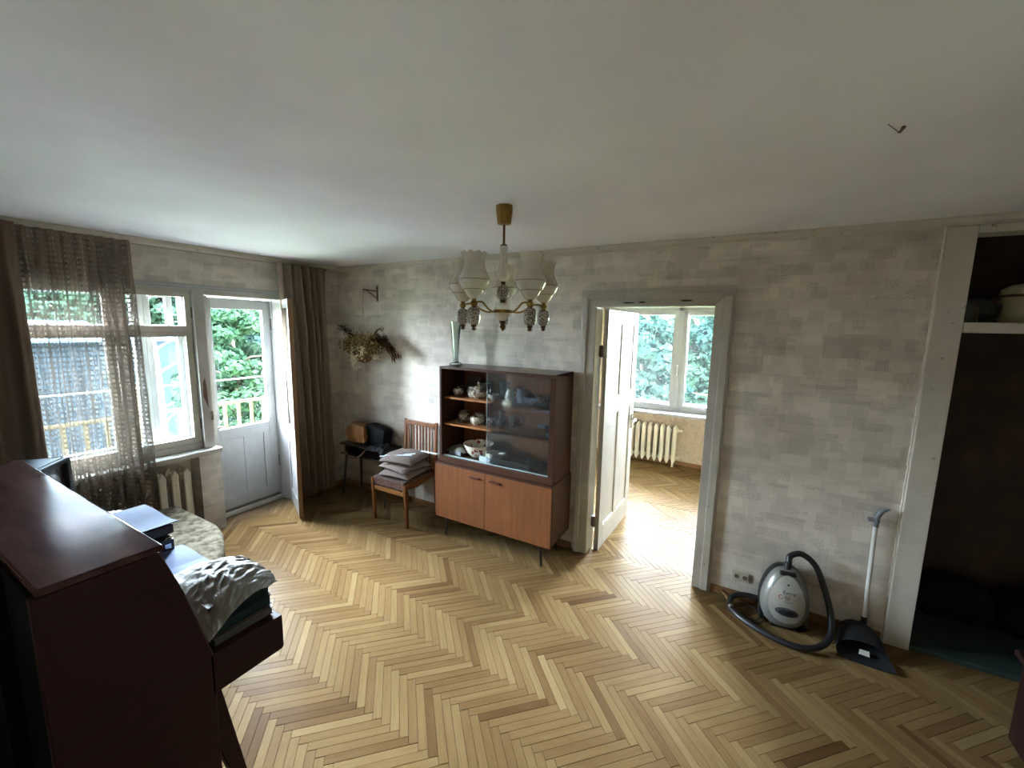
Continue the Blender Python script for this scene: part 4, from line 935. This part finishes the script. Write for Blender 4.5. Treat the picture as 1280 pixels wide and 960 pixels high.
# ================================================================ PIANO
PX0, PX1 = 1.03, 2.54
pn = thing('piano', 'dark mahogany upright piano in the left foreground', 'piano', ((PX0+PX1)/2, -2.7, 0))
prof = [(-2.935, 0.0), (-2.935, 1.178), (-2.665, 1.178), (-2.615, 1.02), (-2.548, .74), (-2.556, 0.0)]
for a in (PX0, PX1-.03): part('side_panel', MB().prism(prof, a, a+.03, 'x'), 'piano_side', pn, bevel=.003)
part('lid', MB().box(PX0-.012, PX1+.004, -2.925, -2.655, 1.18, 1.202), 'lid', pn, bevel=.006, seg=3)
part('upper_panel', MB().prism([(-2.68, 1.178), (-2.67, 1.178), (-2.60, .80), (-2.61, .80)], PX0+.03, PX1-.03, 'x'), 'piano', pn, bevel=.002)
part('lower_panel', MB().box(PX0+.03, PX1-.03, -2.60, -2.585, .04, .60), 'piano_side', pn, bevel=.002)
part('keybed', MB().prism([(-2.56, .592), (-2.315, .592), (-2.305, .60), (-2.305, .735), (-2.56, .742)], PX0+.03, PX1, 'x'), 'piano_side', pn, bevel=.003)
part('key_cover', MB().prism([(-2.60, .742), (-2.34, .742), (-2.34, .772), (-2.36, .778), (-2.60, .80)], PX0+.05, 2.19, 'x'), 'piano', pn, bevel=.005)
for x in (PX0+.02, PX1-.075):
    part('leg', MB().prism([(-2.61, .594), (-2.528, .594), (-2.462, .17), (-2.452, 0.0), (-2.50, 0), (-2.506, .17)], x, x+.055, 'x'), 'piano_side', pn, bevel=.004)
part('back_frame', MB().box(PX0+.03, PX1-.03, -2.93, -2.91, .04, 1.17), 'black', pn)
part('back_post', MB().box(PX0+.3, PX0+.38, -2.965, -2.93, .02, 1.15), 'black', pn); part('back_post', MB().box(PX1-.38, PX1-.3, -2.965, -2.93, .02, 1.15), 'black', pn)
part('bottom_board', MB().box(PX0+.03, PX1-.03, -2.93, -2.56, .04, .07), 'black', pn)

def book(name, label, m, x0, x1, y0, y1, z0, z1, rz=0, group=None, cat='book'):
    r = thing(name, label, cat, ((x0+x1)/2, (y0+y1)/2, z0), rz, group); w, d, h = (x1-x0)/2, (y1-y0)/2, z1-z0
    part('cover', MB().box(-w, w, -d, d, 0, .003).box(-w, w, -d, d, h-.003, h).box(-w, -w+.003, -d, d, 0, h), m, r, world=False, bevel=.001)
    part('pages', MB().box(-w+.003, w-.004, -d+.004, d-.004, .003, h-.003), 'dull_pages' if m != 'green_cover' else 'green_cover', r, world=False)
    return r
G1 = 'books piled at the near end of the piano keyboard'
book('book', 'dark brown book at the bottom of the pile on the piano end', 'brown_cover', 2.20, 2.505, -2.53, -2.318, .741, .768, .0, G1)
book('book', 'dark green book second from the bottom of the pile on the piano end', 'green_cover', 2.18, 2.485, -2.535, -2.315, .768, .806, .03, G1)
book('book', 'dark green book third from the bottom of the pile on the piano end', 'green_cover', 2.17, 2.468, -2.53, -2.305, .806, .838, -.03, G1)
book('book', 'brown book on top of the pile under the plastic bag', 'brown_cover', 2.16, 2.45, -2.525, -2.315, .838, .862, .04, G1)
# crumpled plastic bag
ctl = [[(2.06, -2.50, .826), (2.07, -2.42, .842), (2.12, -2.35, .868), (2.20, -2.29, .870)],
       [(2.20, -2.52, .885), (2.22, -2.42, .920), (2.26, -2.34, .925), (2.32, -2.275, .880)],
       [(2.36, -2.545, .880), (2.37, -2.44, .912), (2.38, -2.36, .905), (2.42, -2.268, .862)],
       [(2.535, -2.56, .785), (2.52, -2.50, .815), (2.49, -2.42, .875), (2.47, -2.28, .835)]]
def bs(t): return [(1-t)**3, 3*t*(1-t)**2, 3*t*t*(1-t), t**3]
def bagf(sg):
    def q(u, v):
        p = Vector((0, 0, 0)); a, b_ = bs(u), bs(v)
        for i in range(4):
            for j in range(4): p += Vector(ctl[i][j])*a[i]*b_[j]
        e = math.sin(PI*u)**.5*math.sin(PI*v)**.5 if 0 < u < 1 and 0 < v < 1 else 0
        n = mnoise.noise(Vector((u*7+v*3, v*4, .3+sg)))+.6*mnoise.noise(Vector((u*16, v*9-u*6, 4)))
        r_ = 1-abs(mnoise.noise(Vector((u*9+v*5, v*7, 2.2+sg))))*2
        p += Vector((.3, .2, 1))*(.006*n*1.0+.007*r_)
        return tuple(p+Vector((0, 0, .012*e*(1 if sg else -.2))))
    return q
solo('plastic_bag', MB().grid(bagf(1), 56, 44), 'plastic', 'crumpled translucent plastic bag draped over the book pile', 'bag', smooth=False, solid=.002)
mg = thing('magazine', 'open glossy blue and white magazine on the piano keyboard cover', 'magazine', (1.93, -2.42, .781))
part('page', MB().grid(lambda u, v: (1.70+.22*u, -2.535+.235*v, .800-.016*v+.005*math.sin(PI*u)), 8, 4), 'paper_blue', mg, smooth=True, solid=.004)
part('page', MB().grid(lambda u, v: (1.92+.22*u, -2.535+.235*v, .800-.016*v+.004*math.sin(PI*u)), 8, 4), 'paper_blue', mg, smooth=True, solid=.004)
solo('paper_sheet', MB().add([(2.04, -2.54, .808), (2.21, -2.53, .806), (2.19, -2.41, .803), (2.03, -2.42, .805)], [(0, 1, 2, 3)]), 'paper', 'white sheet of paper under the left end of the plastic bag', 'paper', solid=.002)
solo('pen', MB().tube([(2.06, -2.50, .823), (2.15, -2.45, .835)], .005, 8), 'dark_cover', 'dark pen lying on the white sheet by the piano side', 'pen', smooth=True)
solo('file_box', MB().box(1.36, 1.70, -2.54, -2.325, .862, .905), 'dark_cover', 'black flat box under the white papers on the piano', 'box', bevel=.003)
solo('file_box', MB().box(1.33, 1.665, -2.53, -2.335, .80, .862), 'dark_cover', 'lower black box supporting the flat box on the piano', 'box', bevel=.003)
solo('paper_sheet', MB().grid(lambda u, v: (1.33+.385*u, -2.545+.235*v, .909+.012*u**3+.006*math.sin(6*u)), 12, 4), 'paper', 'white papers lying on the black box at the piano far end', 'paper', smooth=True, solid=.004)
solo('paper_bundle', MB().grid(lambda u, v: (1.17+.16*u, -2.54+.2*v, .80+.09*(math.sin(PI*u)*.3+.7)*math.sin(PI*min(1, max(0, v)))**.3+.02*mnoise.noise(Vector((u*6, v*6, 0)))), 12, 12), 'page_edge', 'crumpled pale papers at the far end of the piano top ledge', 'paper', smooth=True, solid=.004)
tin = thing('tin', 'small dark tin with a bright metal clasp beside the black boxes', 'tin', (1.69, -2.36, .776))
part('body', MB().box(1.668, 1.72, -2.39, -2.335, .777, .84), 'dark_cover', tin, bevel=.004); part('clasp', MB().box(1.72, 1.726, -2.375, -2.35, .80, .825).ell((1.70, -2.345, .846), (.012, .012, .008), 10, 6), 'chrome', tin)

# ================================================================ DAYBED / OTTOMAN
pts = [(.18, -1.745), (.80, -1.745), (.95, -1.78), (1.18, -1.88), (1.36, -1.99), (1.42, -2.08), (1.42, -2.26), (.18, -2.26)]
ot = thing('daybed', 'beige brocade upholstered daybed between radiator and piano', 'sofa', (.75, -2.0, 0))
part('upholstery', MB().prism(pts, .16, .425, 'z'), 'brocade', ot, bevel=.035, seg=4, smooth=False)
part('base', MB().prism([(.22+(x-.22)*.96, y-.02 if y > -2.0 else y+.01) for x, y in pts], .06, .165, 'z'), 'redwood', ot)
for x, y in ((.27, -1.83), (.9, -1.86), (.27, -2.2), (1.32, -2.2)): part('leg', MB().tube([(x, y, .06), (x, y, 0)], .018, 10), 'leg_black', ot)

# ================================================================ TELEVISION
TA = math.atan2(-.653, .757)
tvs = thing('tv_stand', 'low brown stand under the television behind the piano', 'stand', (.62, -2.62, 0), TA)
part('case', MB().box(-.25, .25, -.16, .13, .10, .638), 'walnut', tvs, world=False, bevel=.003)
for x in (-.22, .22):
    for y in (-.13, .10): part('leg', MB().tube([(x, y, .10), (x, y, 0)], .015, 10), 'leg_black', tvs, world=False)
tv = thing('television', 'old grey box television in the corner behind the piano', 'television', (.455, -2.394, .64), TA)
# local x along the front from right corner, local -y is away from viewer
part('case', MB().box(0, .50, -.19, 0, 0, .40).box(0, .5, 0, .03, .372, .40).box(0, .5, 0, .03, 0, .03).box(0, .022, 0, .03, .03, .372).box(.478, .5, 0, .03, .03, .372), 'tv_case', tv, world=False, bevel=.004)
part('tube_housing', MB().prism([(.10, .06), (.40, .06), (.38, .34), (.12, .34)], -.26, -.188, 'y'), 'tv_case', tv, world=False, bevel=.01)
part('bezel', MB().box(.022, .478, 0, .004, .03, .372), 'tv_bezel', tv, world=False)
part('screen', MB().grid(lambda u, v: (.07+.36*u, .006+.022*(1-(2*u-1)**2*.5-(2*v-1)**2*.5), .06+.295*v), 12, 10), 'tv_screen', tv, world=False, smooth=True)

# ================================================================ VACUUM CLEANER
vc = thing('vacuum_cleaner', 'silver canister vacuum cleaner standing upright against the wall', 'vacuum cleaner', (4.40, -.17, 0), math.radians(6))
T0 = Matrix.Rotation(math.radians(-8), 4, 'X')
def egg(sc=1, d0=.0):
    def fn(u, v):
        a = 2*PI*u; t = PI*v; z = math.cos(t)
        w = .134*(1-.16*z-.05*z*z)*sc; s_ = math.sin(t)**.72 if 0 < t < PI else 0
        f = lambda q, e: math.copysign(abs(q)**e, q)
        return (w*s_*f(math.cos(a), .8), .095*s_*f(math.sin(a), .8)*sc+d0, .197+.192*z*sc)
    return fn
part('body', MB().grid(egg(), 40, 28, T0), 'silver_d', vc, world=False, smooth=True)
part('rear_shell', MB().grid(egg(1.035, .028), 36, 24, T0), 'black_pl', vc, world=False, smooth=True)
def face(w, h, zc, off, m, name, n=24, sk=0, top=.0, label=None):
    mb = MB(); vs = [];
    for r in (0, .5, 1):
        for k in range(n):
            a = 2*PI*k/n; x = w*math.cos(a)*r*(1-top*math.sin(a)*r); z = zc+h*math.sin(a)*r+sk*x
            zz = (z-.197)/.192; s_ = math.sqrt(max(0, 1-zz*zz))**.72; ww = .134*(1-.16*zz-.05*zz*zz)*max(s_, .05)
            q = min(1, abs(x)/ww); y = -.095*max(s_, .05)*(max(0, 1-q**2.5))**.4
            vs.append((x, y-off, z))
    fs = [(r*n+k, r*n+(k+1) % n, (r+1)*n+(k+1) % n, (r+1)*n+k) for r in (0, 1) for k in range(n)]
    mb.add(vs, fs, T0); return part(name, mb, m, vc, world=False, smooth=True, label=label)
face(.098, .150, .205, .006, 'silver', 'front_cover', top=.22, label='bright silver front cover')
face(.064, .028, .135, .012, 'vent', 'exhaust_grille', sk=-.06, label='dark oval exhaust grille')
face(.014, .014, .228, .012, 'chrome', 'round_button'); face(.006, .006, .303, .010, 'black_pl', 'lock_button')
f1 = MB().tube([Vector((-.038+.012*math.cos(a), -.108, .228+.012*math.sin(a))) for a in [k*PI/6 for k in range(2, 12)]], .0022, 6, T0); part('red_logo', f1, 'red', vc, world=False)
part('connector_plate', MB().box(-.045, .045, -.07, .02, .345, .372, T0), 'black_pl', vc, world=False, bevel=.01)
part('hose_port', MB().tube([(0.0, -.02, .36), (0.004, -.015, .42)], .021, 14, T0), 'black_pl', vc, world=False, smooth=True)
gr = MB()
for k in range(7): gr.box(-.05+.004*abs(k-3), .05-.004*abs(k-3), -.112, -.108, .119+k*.005, .1205+k*.005, T0)
part('grille_rib', gr, 'black_pl', vc, world=False)
def text(body, size, loc, m, root, name='lettering'):
    cu_ = bpy.data.curves.new(name, 'FONT'); cu_.body = body; cu_.size = size; cu_.extrude = .0006; cu_.align_x = 'CENTER'; cu_.materials.append(M[m])
    tmp = bpy.data.objects.new('tmp', cu_); COL.objects.link(tmp); me_ = bpy.data.meshes.new_from_object(tmp); bpy.data.objects.remove(tmp)
    o_ = bpy.data.objects.new(name, me_); link(o_, root)
    o_.matrix_local = T0 @ Matrix.Translation(loc) @ Matrix.Rotation(PI/2, 4, 'X'); return o_
text('Extra', .032, (.004, -.1125, .25), 'black_pl', vc); text('Turbo', .016, (.0, -.1125, .196), 'vent', vc)
for x in (-.12, .12): part('wheel', MB().tube([(x-.012, .03, .055), (x+.012, .03, .055)], .05, 20), 'black_pl', vc, world=False, smooth=True)
part('foot', MB().box(-.07, .07, -.03, .09, 0, .03), 'black_pl', vc, world=False, bevel=.006)
hp = bez([(4.402, -.125, .415), (4.41, -.105, .455), (4.47, -.085, .475), (4.545, -.08, .42), (4.60, -.09, .30), (4.64, -.13, .17), (4.645, -.20, .07), (4.60, -.29, .035), (4.50, -.37, .028), (4.38, -.375, .028), (4.24, -.32, .028), (4.14, -.24, .028), (4.095, -.16, .03), (4.12, -.085, .06), (4.20, -.06, .075), (4.30, -.055, .07)], 12)
rr = [.0175+.0012*(i % 2) for i in range(len(hp))]
hs = MB().tube(hp, rr, 12); hs.v = [tuple(Vector(v)) for v in hs.v]
vloc = vc.matrix_basis.copy(); inv = (Matrix.Translation((4.40, -.17, 0)) @ Matrix.Rotation(math.radians(6), 4, 'Z')).inverted()
def wpart(name, mb, m, **k):
    mb.v = [tuple(inv @ Vector(v)) for v in mb.v]; return part(name, mb, m, vc, world=False, **k)
wpart('hose', hs, 'hose', smooth=True)
wpart('hose_cuff', MB().tube([(4.115, -.20, .03), (4.105, -.18, .03)], .022, 12), 'chrome', smooth=True)
wpart('hose_end', MB().tube([(4.10, -.125, .032), (4.07, -.085, .045)], .024, 12).tube([(4.07, -.085, .045), (4.045, -.065, .052)], .017, 12), 'brass_d', smooth=True, label='metal hose connector')
wpart('power_cord', MB().tube(bez([(4.14, -.13, .012), (4.19, -.20, .008), (4.25, -.215, .008), (4.275, -.17, .02), (4.24, -.11, .03), (4.17, -.10, .03)], 10), .004, 6).tube(bez([(4.20, -.235, .006), (4.27, -.24, .008), (4.30, -.19, .02)], 8), .004, 6), 'cable', smooth=True)

# ================================================================ DUSTPAN
dp = thing('dustpan', 'long handled dark grey dustpan leaning beside the post', 'dustpan', (4.80, -.15, 0))
def pan(u, v):
    x = 4.668+.262*u+(.0)*v; a = 2*u-1; y = -.302-.007*u+v*.30*(1-.12*a*a)
    w = (1-(abs(a)**3))*v; h = .003+.012*abs(a)**4+.085*v**2.2*(1-abs(a)**2.5)**.5
    xs = 4.80+(x-4.80)*(1-.28*v*v); return (xs, y, h)
part('pan', MB().grid(pan, 20, 16), 'pan', dp, smooth=True, solid=.003)
def hood(u, v):
    a = 2*u-1; x = 4.80+.128*a*(1-.28*(.35+.65*v)**2); y = -.302+.30*(.35+.65*v)*(1-.12*a*a)
    return (x, y, .005+.115*math.sin(PI*min(1, v*.62+.2))*(1-abs(a)**2.6)**.5)
part('hood', MB().grid(hood, 20, 12), 'pan', dp, smooth=True, solid=.003)
part('sticker', MB().add([(4.775, -.240, .020), (4.825, -.243, .020), (4.83, -.205, .028), (4.785, -.205, .028)], [(0, 1, 2, 3)]), 'stick', dp, solid=.002, label='torn pale label')
part('socket', MB().tube([(4.822, -.05, .09), (4.824, -.045, .15)], [.018, .014], 12), 'pan', dp, smooth=True)
part('handle', MB().tube([(4.823, -.046, .12), (4.815, -.038, .76)], .0115, 14), 'stick', dp, smooth=True, label='white tubular handle')
part('grip', MB().tube(bez([(4.815, -.038, .735), (4.818, -.038, .80), (4.838, -.040, .84), (4.868, -.045, .858)], 6), [.015]*6+[.016]*6+[.013]*4+[.009, .006, .004], 12).box(4.775, 4.83, -.05, -.028, .765, .785), plain('grey_grip', (104, 106, 110), .35), dp, smooth=True, label='grey plastic grip')

# ================================================================ SOCKETS, CEILING MARK, CLOSET
so = thing('wall_socket', 'beige double wall socket by the skirting near the doorway', 'socket', (4.15, 0, .17))
part('plate', MB().box(4.095, 4.205, -.012, 0, .135, .205), 'socket', so, bevel=.004)
for x in (4.125, 4.176):
    part('well', MB().tube([(x, -.012, .17), (x, -.017, .17)], .021, 20), 'socket', so, smooth=True)
    part('recess', MB().tube([(x, -.017, .17), (x, -.0175, .17)], .016, 20), 'socket_hole', so, smooth=True)
solo('ceiling_mark', MB().tube([(4.406, -1.403, 2.5), (4.407, -1.42, 2.492), (4.408, -1.447, 2.496)], [.003, .003, .006], 6).tube([(4.406, -1.403, 2.499), (4.365, -1.48, 2.499)], .0012, 5), 'iron', 'small spot of peeled paint on the ceiling at upper right', 'mark')  # peeled paint on the ceiling, built as a thin bent wire

ptn = thing('cooking_pot', 'cream enamel pot with a lid on the closet shelf', 'pot', (5.40, .28, 1.952))
part('pot_body', MB().lathe([(.10, 0), (.12, .02), (.125, .06), (.125, .145)], seg=28), 'pot', ptn, world=False, smooth=True)
part('band', MB().lathe([(.125, .145), (.130, .147), (.130, .158), (.125, .16)], seg=28), 'brown_band', ptn, world=False, smooth=True)
part('pot_lid', MB().lathe([(.126, .16), (.12, .19), (.08, .215), (.02, .222), (.018, .24), (.004, .244)], seg=28), 'pot', ptn, world=False, smooth=True)
part('handle', MB().tube([(-.12, 0, .12), (-.155, 0, .125), (-.155, 0, .135), (-.12, 0, .14)], .006, 8), 'brown_band', ptn, world=False)
solo('cloth_bundle', puff((5.19, .26, 2.02), (.075, .08, .068), .25, .8), 'bag_dark', 'dark bluish plastic bundle at the left end of the closet shelf', 'bundle', smooth=True)
solo('glass_jar', MB().lathe([(.035, 1.952), (.04, 1.96), (.04, 2.03), (.03, 2.045), (.03, 2.06)], (5.10, .10, 0), 18), 'crystal', 'small glass jar against the post on the closet shelf', 'jar', smooth=True)
solo('storage_bag', puff((5.36, .50, .155), (.20, .12, .125), .2, .55), 'black_leather', 'black bag at the back left of the closet floor', 'bag', smooth=True)
solo('storage_bag', puff((5.74, .50, .165), (.18, .12, .135), .2, .55), 'black_leather', 'black bag at the back right of the closet floor', 'bag', smooth=True)
nsd = thing('low_stand', 'dark red wooden stand at the right edge of the picture', 'stand', (5.55, -.64, 0))
part('top', MB().box(5.262, 5.80, -.88, -.47, .405, .44), 'redwood', nsd, bevel=.01, seg=3)
part('side', MB().box(5.285, 5.307, -.86, -.50, .0, .405), 'redwood', nsd, bevel=.002); part('side', MB().box(5.76, 5.782, -.86, -.50, .0, .405), 'redwood', nsd, bevel=.002)
part('back', MB().box(5.307, 5.76, -.52, -.505, .03, .405), 'redwood', nsd); part('shelf', MB().box(5.307, 5.76, -.85, -.52, .12, .14), 'redwood', nsd)

# ================================================================ OUTSIDE
GZ = -3.6
struct('ground', MB().box(-90, 60, -60, 110, GZ-.3, GZ), 'grass', 'lawn and yard below the windows')
struct('yard_path', MB().box(-20, -7.5, -10, 24, GZ, GZ+.03), 'asphalt', 'grey asphalt yard beyond the balcony')
struct('balcony_floor', MB().box(-1.35, -.35, -3.4, .6, -.28, -.10), 'balcony_screed')
rl = thing('balcony_railing', 'pale wooden balcony railing seen through the balcony door', 'railing', (-1.22, -1.2, -.10))
part('handrail', MB().box(-1.245, -1.195, -3.4, .5, .915, .945), 'railwood', rl, bevel=.003)
part('bottom_rail', MB().box(-1.235, -1.205, -3.4, .5, -.02, .01), 'railwood', rl, bevel=.003)
for k in range(27): part('baluster', MB().box(-1.236, -1.212, -3.36+k*.148, -3.33+k*.148, .01, .915), 'railwood', rl)
for y in (-3.38, -1.45, .46): part('post', MB().box(-1.25, -1.20, y-.02, y+.02, -.10, 1.25), 'railwood', rl)
solo('clothes_line', MB().tube([(-1.2, -3.38, 1.225), (-1.2, -1.5, 1.205), (-1.2, .46, 1.21)], .006, 6), 'strip', 'white clothes line stretched above the balcony railing', 'clothes line')
pb = thing('planter', 'balcony planter of dry litter along the railing', 'planter', (-1.08, -.6, .0))
part('box', MB().box(-1.17, -.97, -1.05, -.05, .40, .60), 'concrete', pb, bevel=.005); part('bracket', MB().box(-1.12, -1.02, -.9, -.85, -.10, .40).box(-1.12, -1.02, -.25, -.2, -.10, .40), 'concrete', pb)
def f_lit(): return (random.uniform(-1.16, -.98), random.uniform(-1.04, -.06), .60+random.random()*.05), (random.gauss(0, 1), random.gauss(0, 1), random.random())
part('dry_litter', leafy(f_lit, 700, .045, .5), plain('dry_litter', (176, 160, 138), .9, c2=(88, 72, 56), scale=40), pb, clean=False, kind='stuff')

def tree(label, x, y, h, r, mat, n=9000, size=.16, seed=0, trunk=.14, low=.8, group='trees outside the windows', squash=1.0):
    rg = np.random.RandomState(seed); t = thing('tree', label, 'tree', (x, y, GZ), 0, group)
    tk = MB().tube([(0, 0, 0), (.1, .05, h*.35), (-.05, .1, h*.6), (0, 0, h*.85)], [trunk, trunk*.75, trunk*.5, trunk*.15], 10)
    part('trunk', tk, 'bark', t, world=False, smooth=True)
    bm_ = MB()
    for k in range(10):
        a = k*2.4; z0 = h*(.25+.05*k); L = r*.8
        bm_.tube([(0, 0, z0), (L*.5*math.cos(a), L*.5*math.sin(a), z0+L*.25), (L*math.cos(a), L*math.sin(a), z0+L*.3)], [trunk*.35, trunk*.2, trunk*.06], 6)
    part('branch', bm_, 'bark', t, world=False, smooth=True)
    nc = 60; C = rg.normal(size=(nc, 3)); C /= np.linalg.norm(C, axis=1)[:, None]; C *= (rg.rand(nc, 1)**.4)
    C *= np.array([r*.85, r*.85, (h-low)/2*.92]); C[:, 2] += (h+low)/2; cr_ = rg.uniform(.28, .5, nc)*r*.7
    idx = rg.randint(0, nc, n); d = rg.normal(size=(n, 3)); d /= np.linalg.norm(d, axis=1)[:, None]
    p = C[idx]+d*cr_[idx][:, None]*(rg.rand(n, 1)**.25)*np.array([1, 1, .6])
    nr = d+rg.normal(size=(n, 3))*.6; nr[:, 2] += .5; nr /= np.linalg.norm(nr, axis=1)[:, None]
    a = np.cross(nr, rg.normal(size=(n, 3))); a /= np.linalg.norm(a, axis=1)[:, None]; b2 = np.cross(nr, a)
    s_ = size*rg.uniform(.6, 1.3, (n, 1))
    V = np.stack([p-a*s_*.6, p-b2*s_*.35, p+a*s_*.6, p+b2*s_*.35], 1).reshape(-1, 3)
    me = bpy.data.meshes.new('crown'); me.from_pydata(V.tolist(), [], [(4*i, 4*i+1, 4*i+2, 4*i+3) for i in range(n)])
    me.materials.append(M[mat]); o_ = link(bpy.data.objects.new('crown', me), t); o_['kind'] = 'stuff'
tree('bushy green tree seen through the balcony door', -8.4, 3.0, 6.5, 1.45, 'leafA', 14000, .15, 1, low=1.4)
tree('pale green tree left of the bushy tree beyond the balcony', -11.2, 2.2, 7.0, 1.6, 'leafB', 12000, .17, 2, low=5.0)
tree('deep green tree behind the bushy tree beyond the balcony', -13.5, 6.4, 7.2, 2.3, 'leafC', 14000, .22, 3, low=1.0)
tree('tall tree rising over the blue-grey building', -21.5, 3.0, 8.2, 2.8, 'leafB', 9000, .28, 4, low=2.5)
tree('low round tree right of the bushy tree beyond the balcony', -8.6, 6.0, 6.2, 1.4, 'leafB', 9000, .16, 5, low=.8)
tree('trunked tree outside the window of the next room', 3.75, 11.0, 7.0, 1.5, 'leafC', 10000, .17, 6, trunk=.2, low=4.2)
tree('leafy tree at the left of the window of the next room', 1.3, 9.8, 6.8, 1.35, 'leafC', 11000, .17, 7, low=1.4)
tree('pale distant tree beyond the window of the next room', 2.4, 14.8, 7.4, 3.1, 'leafB', 24000, .22, 8, low=.8)
tree('bushy tree straight outside the net curtain', -12.5, -2.6, 7.2, 2.3, 'leafC', 12000, .2, 9, low=3.4)
tree('pale tree beyond the left edge of the net curtain', -12.0, -6.6, 7.0, 2.1, 'leafB', 10000, .2, 10, low=2.0)
bd = thing('building', 'long low blue-grey building beyond the yard', 'building', (-16, -3, GZ))
part('wall', MB().box(-18, -14, -12, 4.15, GZ, 1.15), 'facade', bd); part('roof', MB().prism([(-18.3, 1.15), (-13.8, 1.15), (-16, 1.8)], -12.2, 4.25, 'y'), 'roof', bd)
for k in range(6):
    y = -11+k*2; f_ = part('window', MB().box(-14, -13.96, y, y+.9, GZ+1.7, GZ+3.0), 'white2', bd); part('pane', MB().box(-13.97, -13.95, y+.08, y+.82, GZ+1.78, GZ+2.92), 'window_dark', f_)
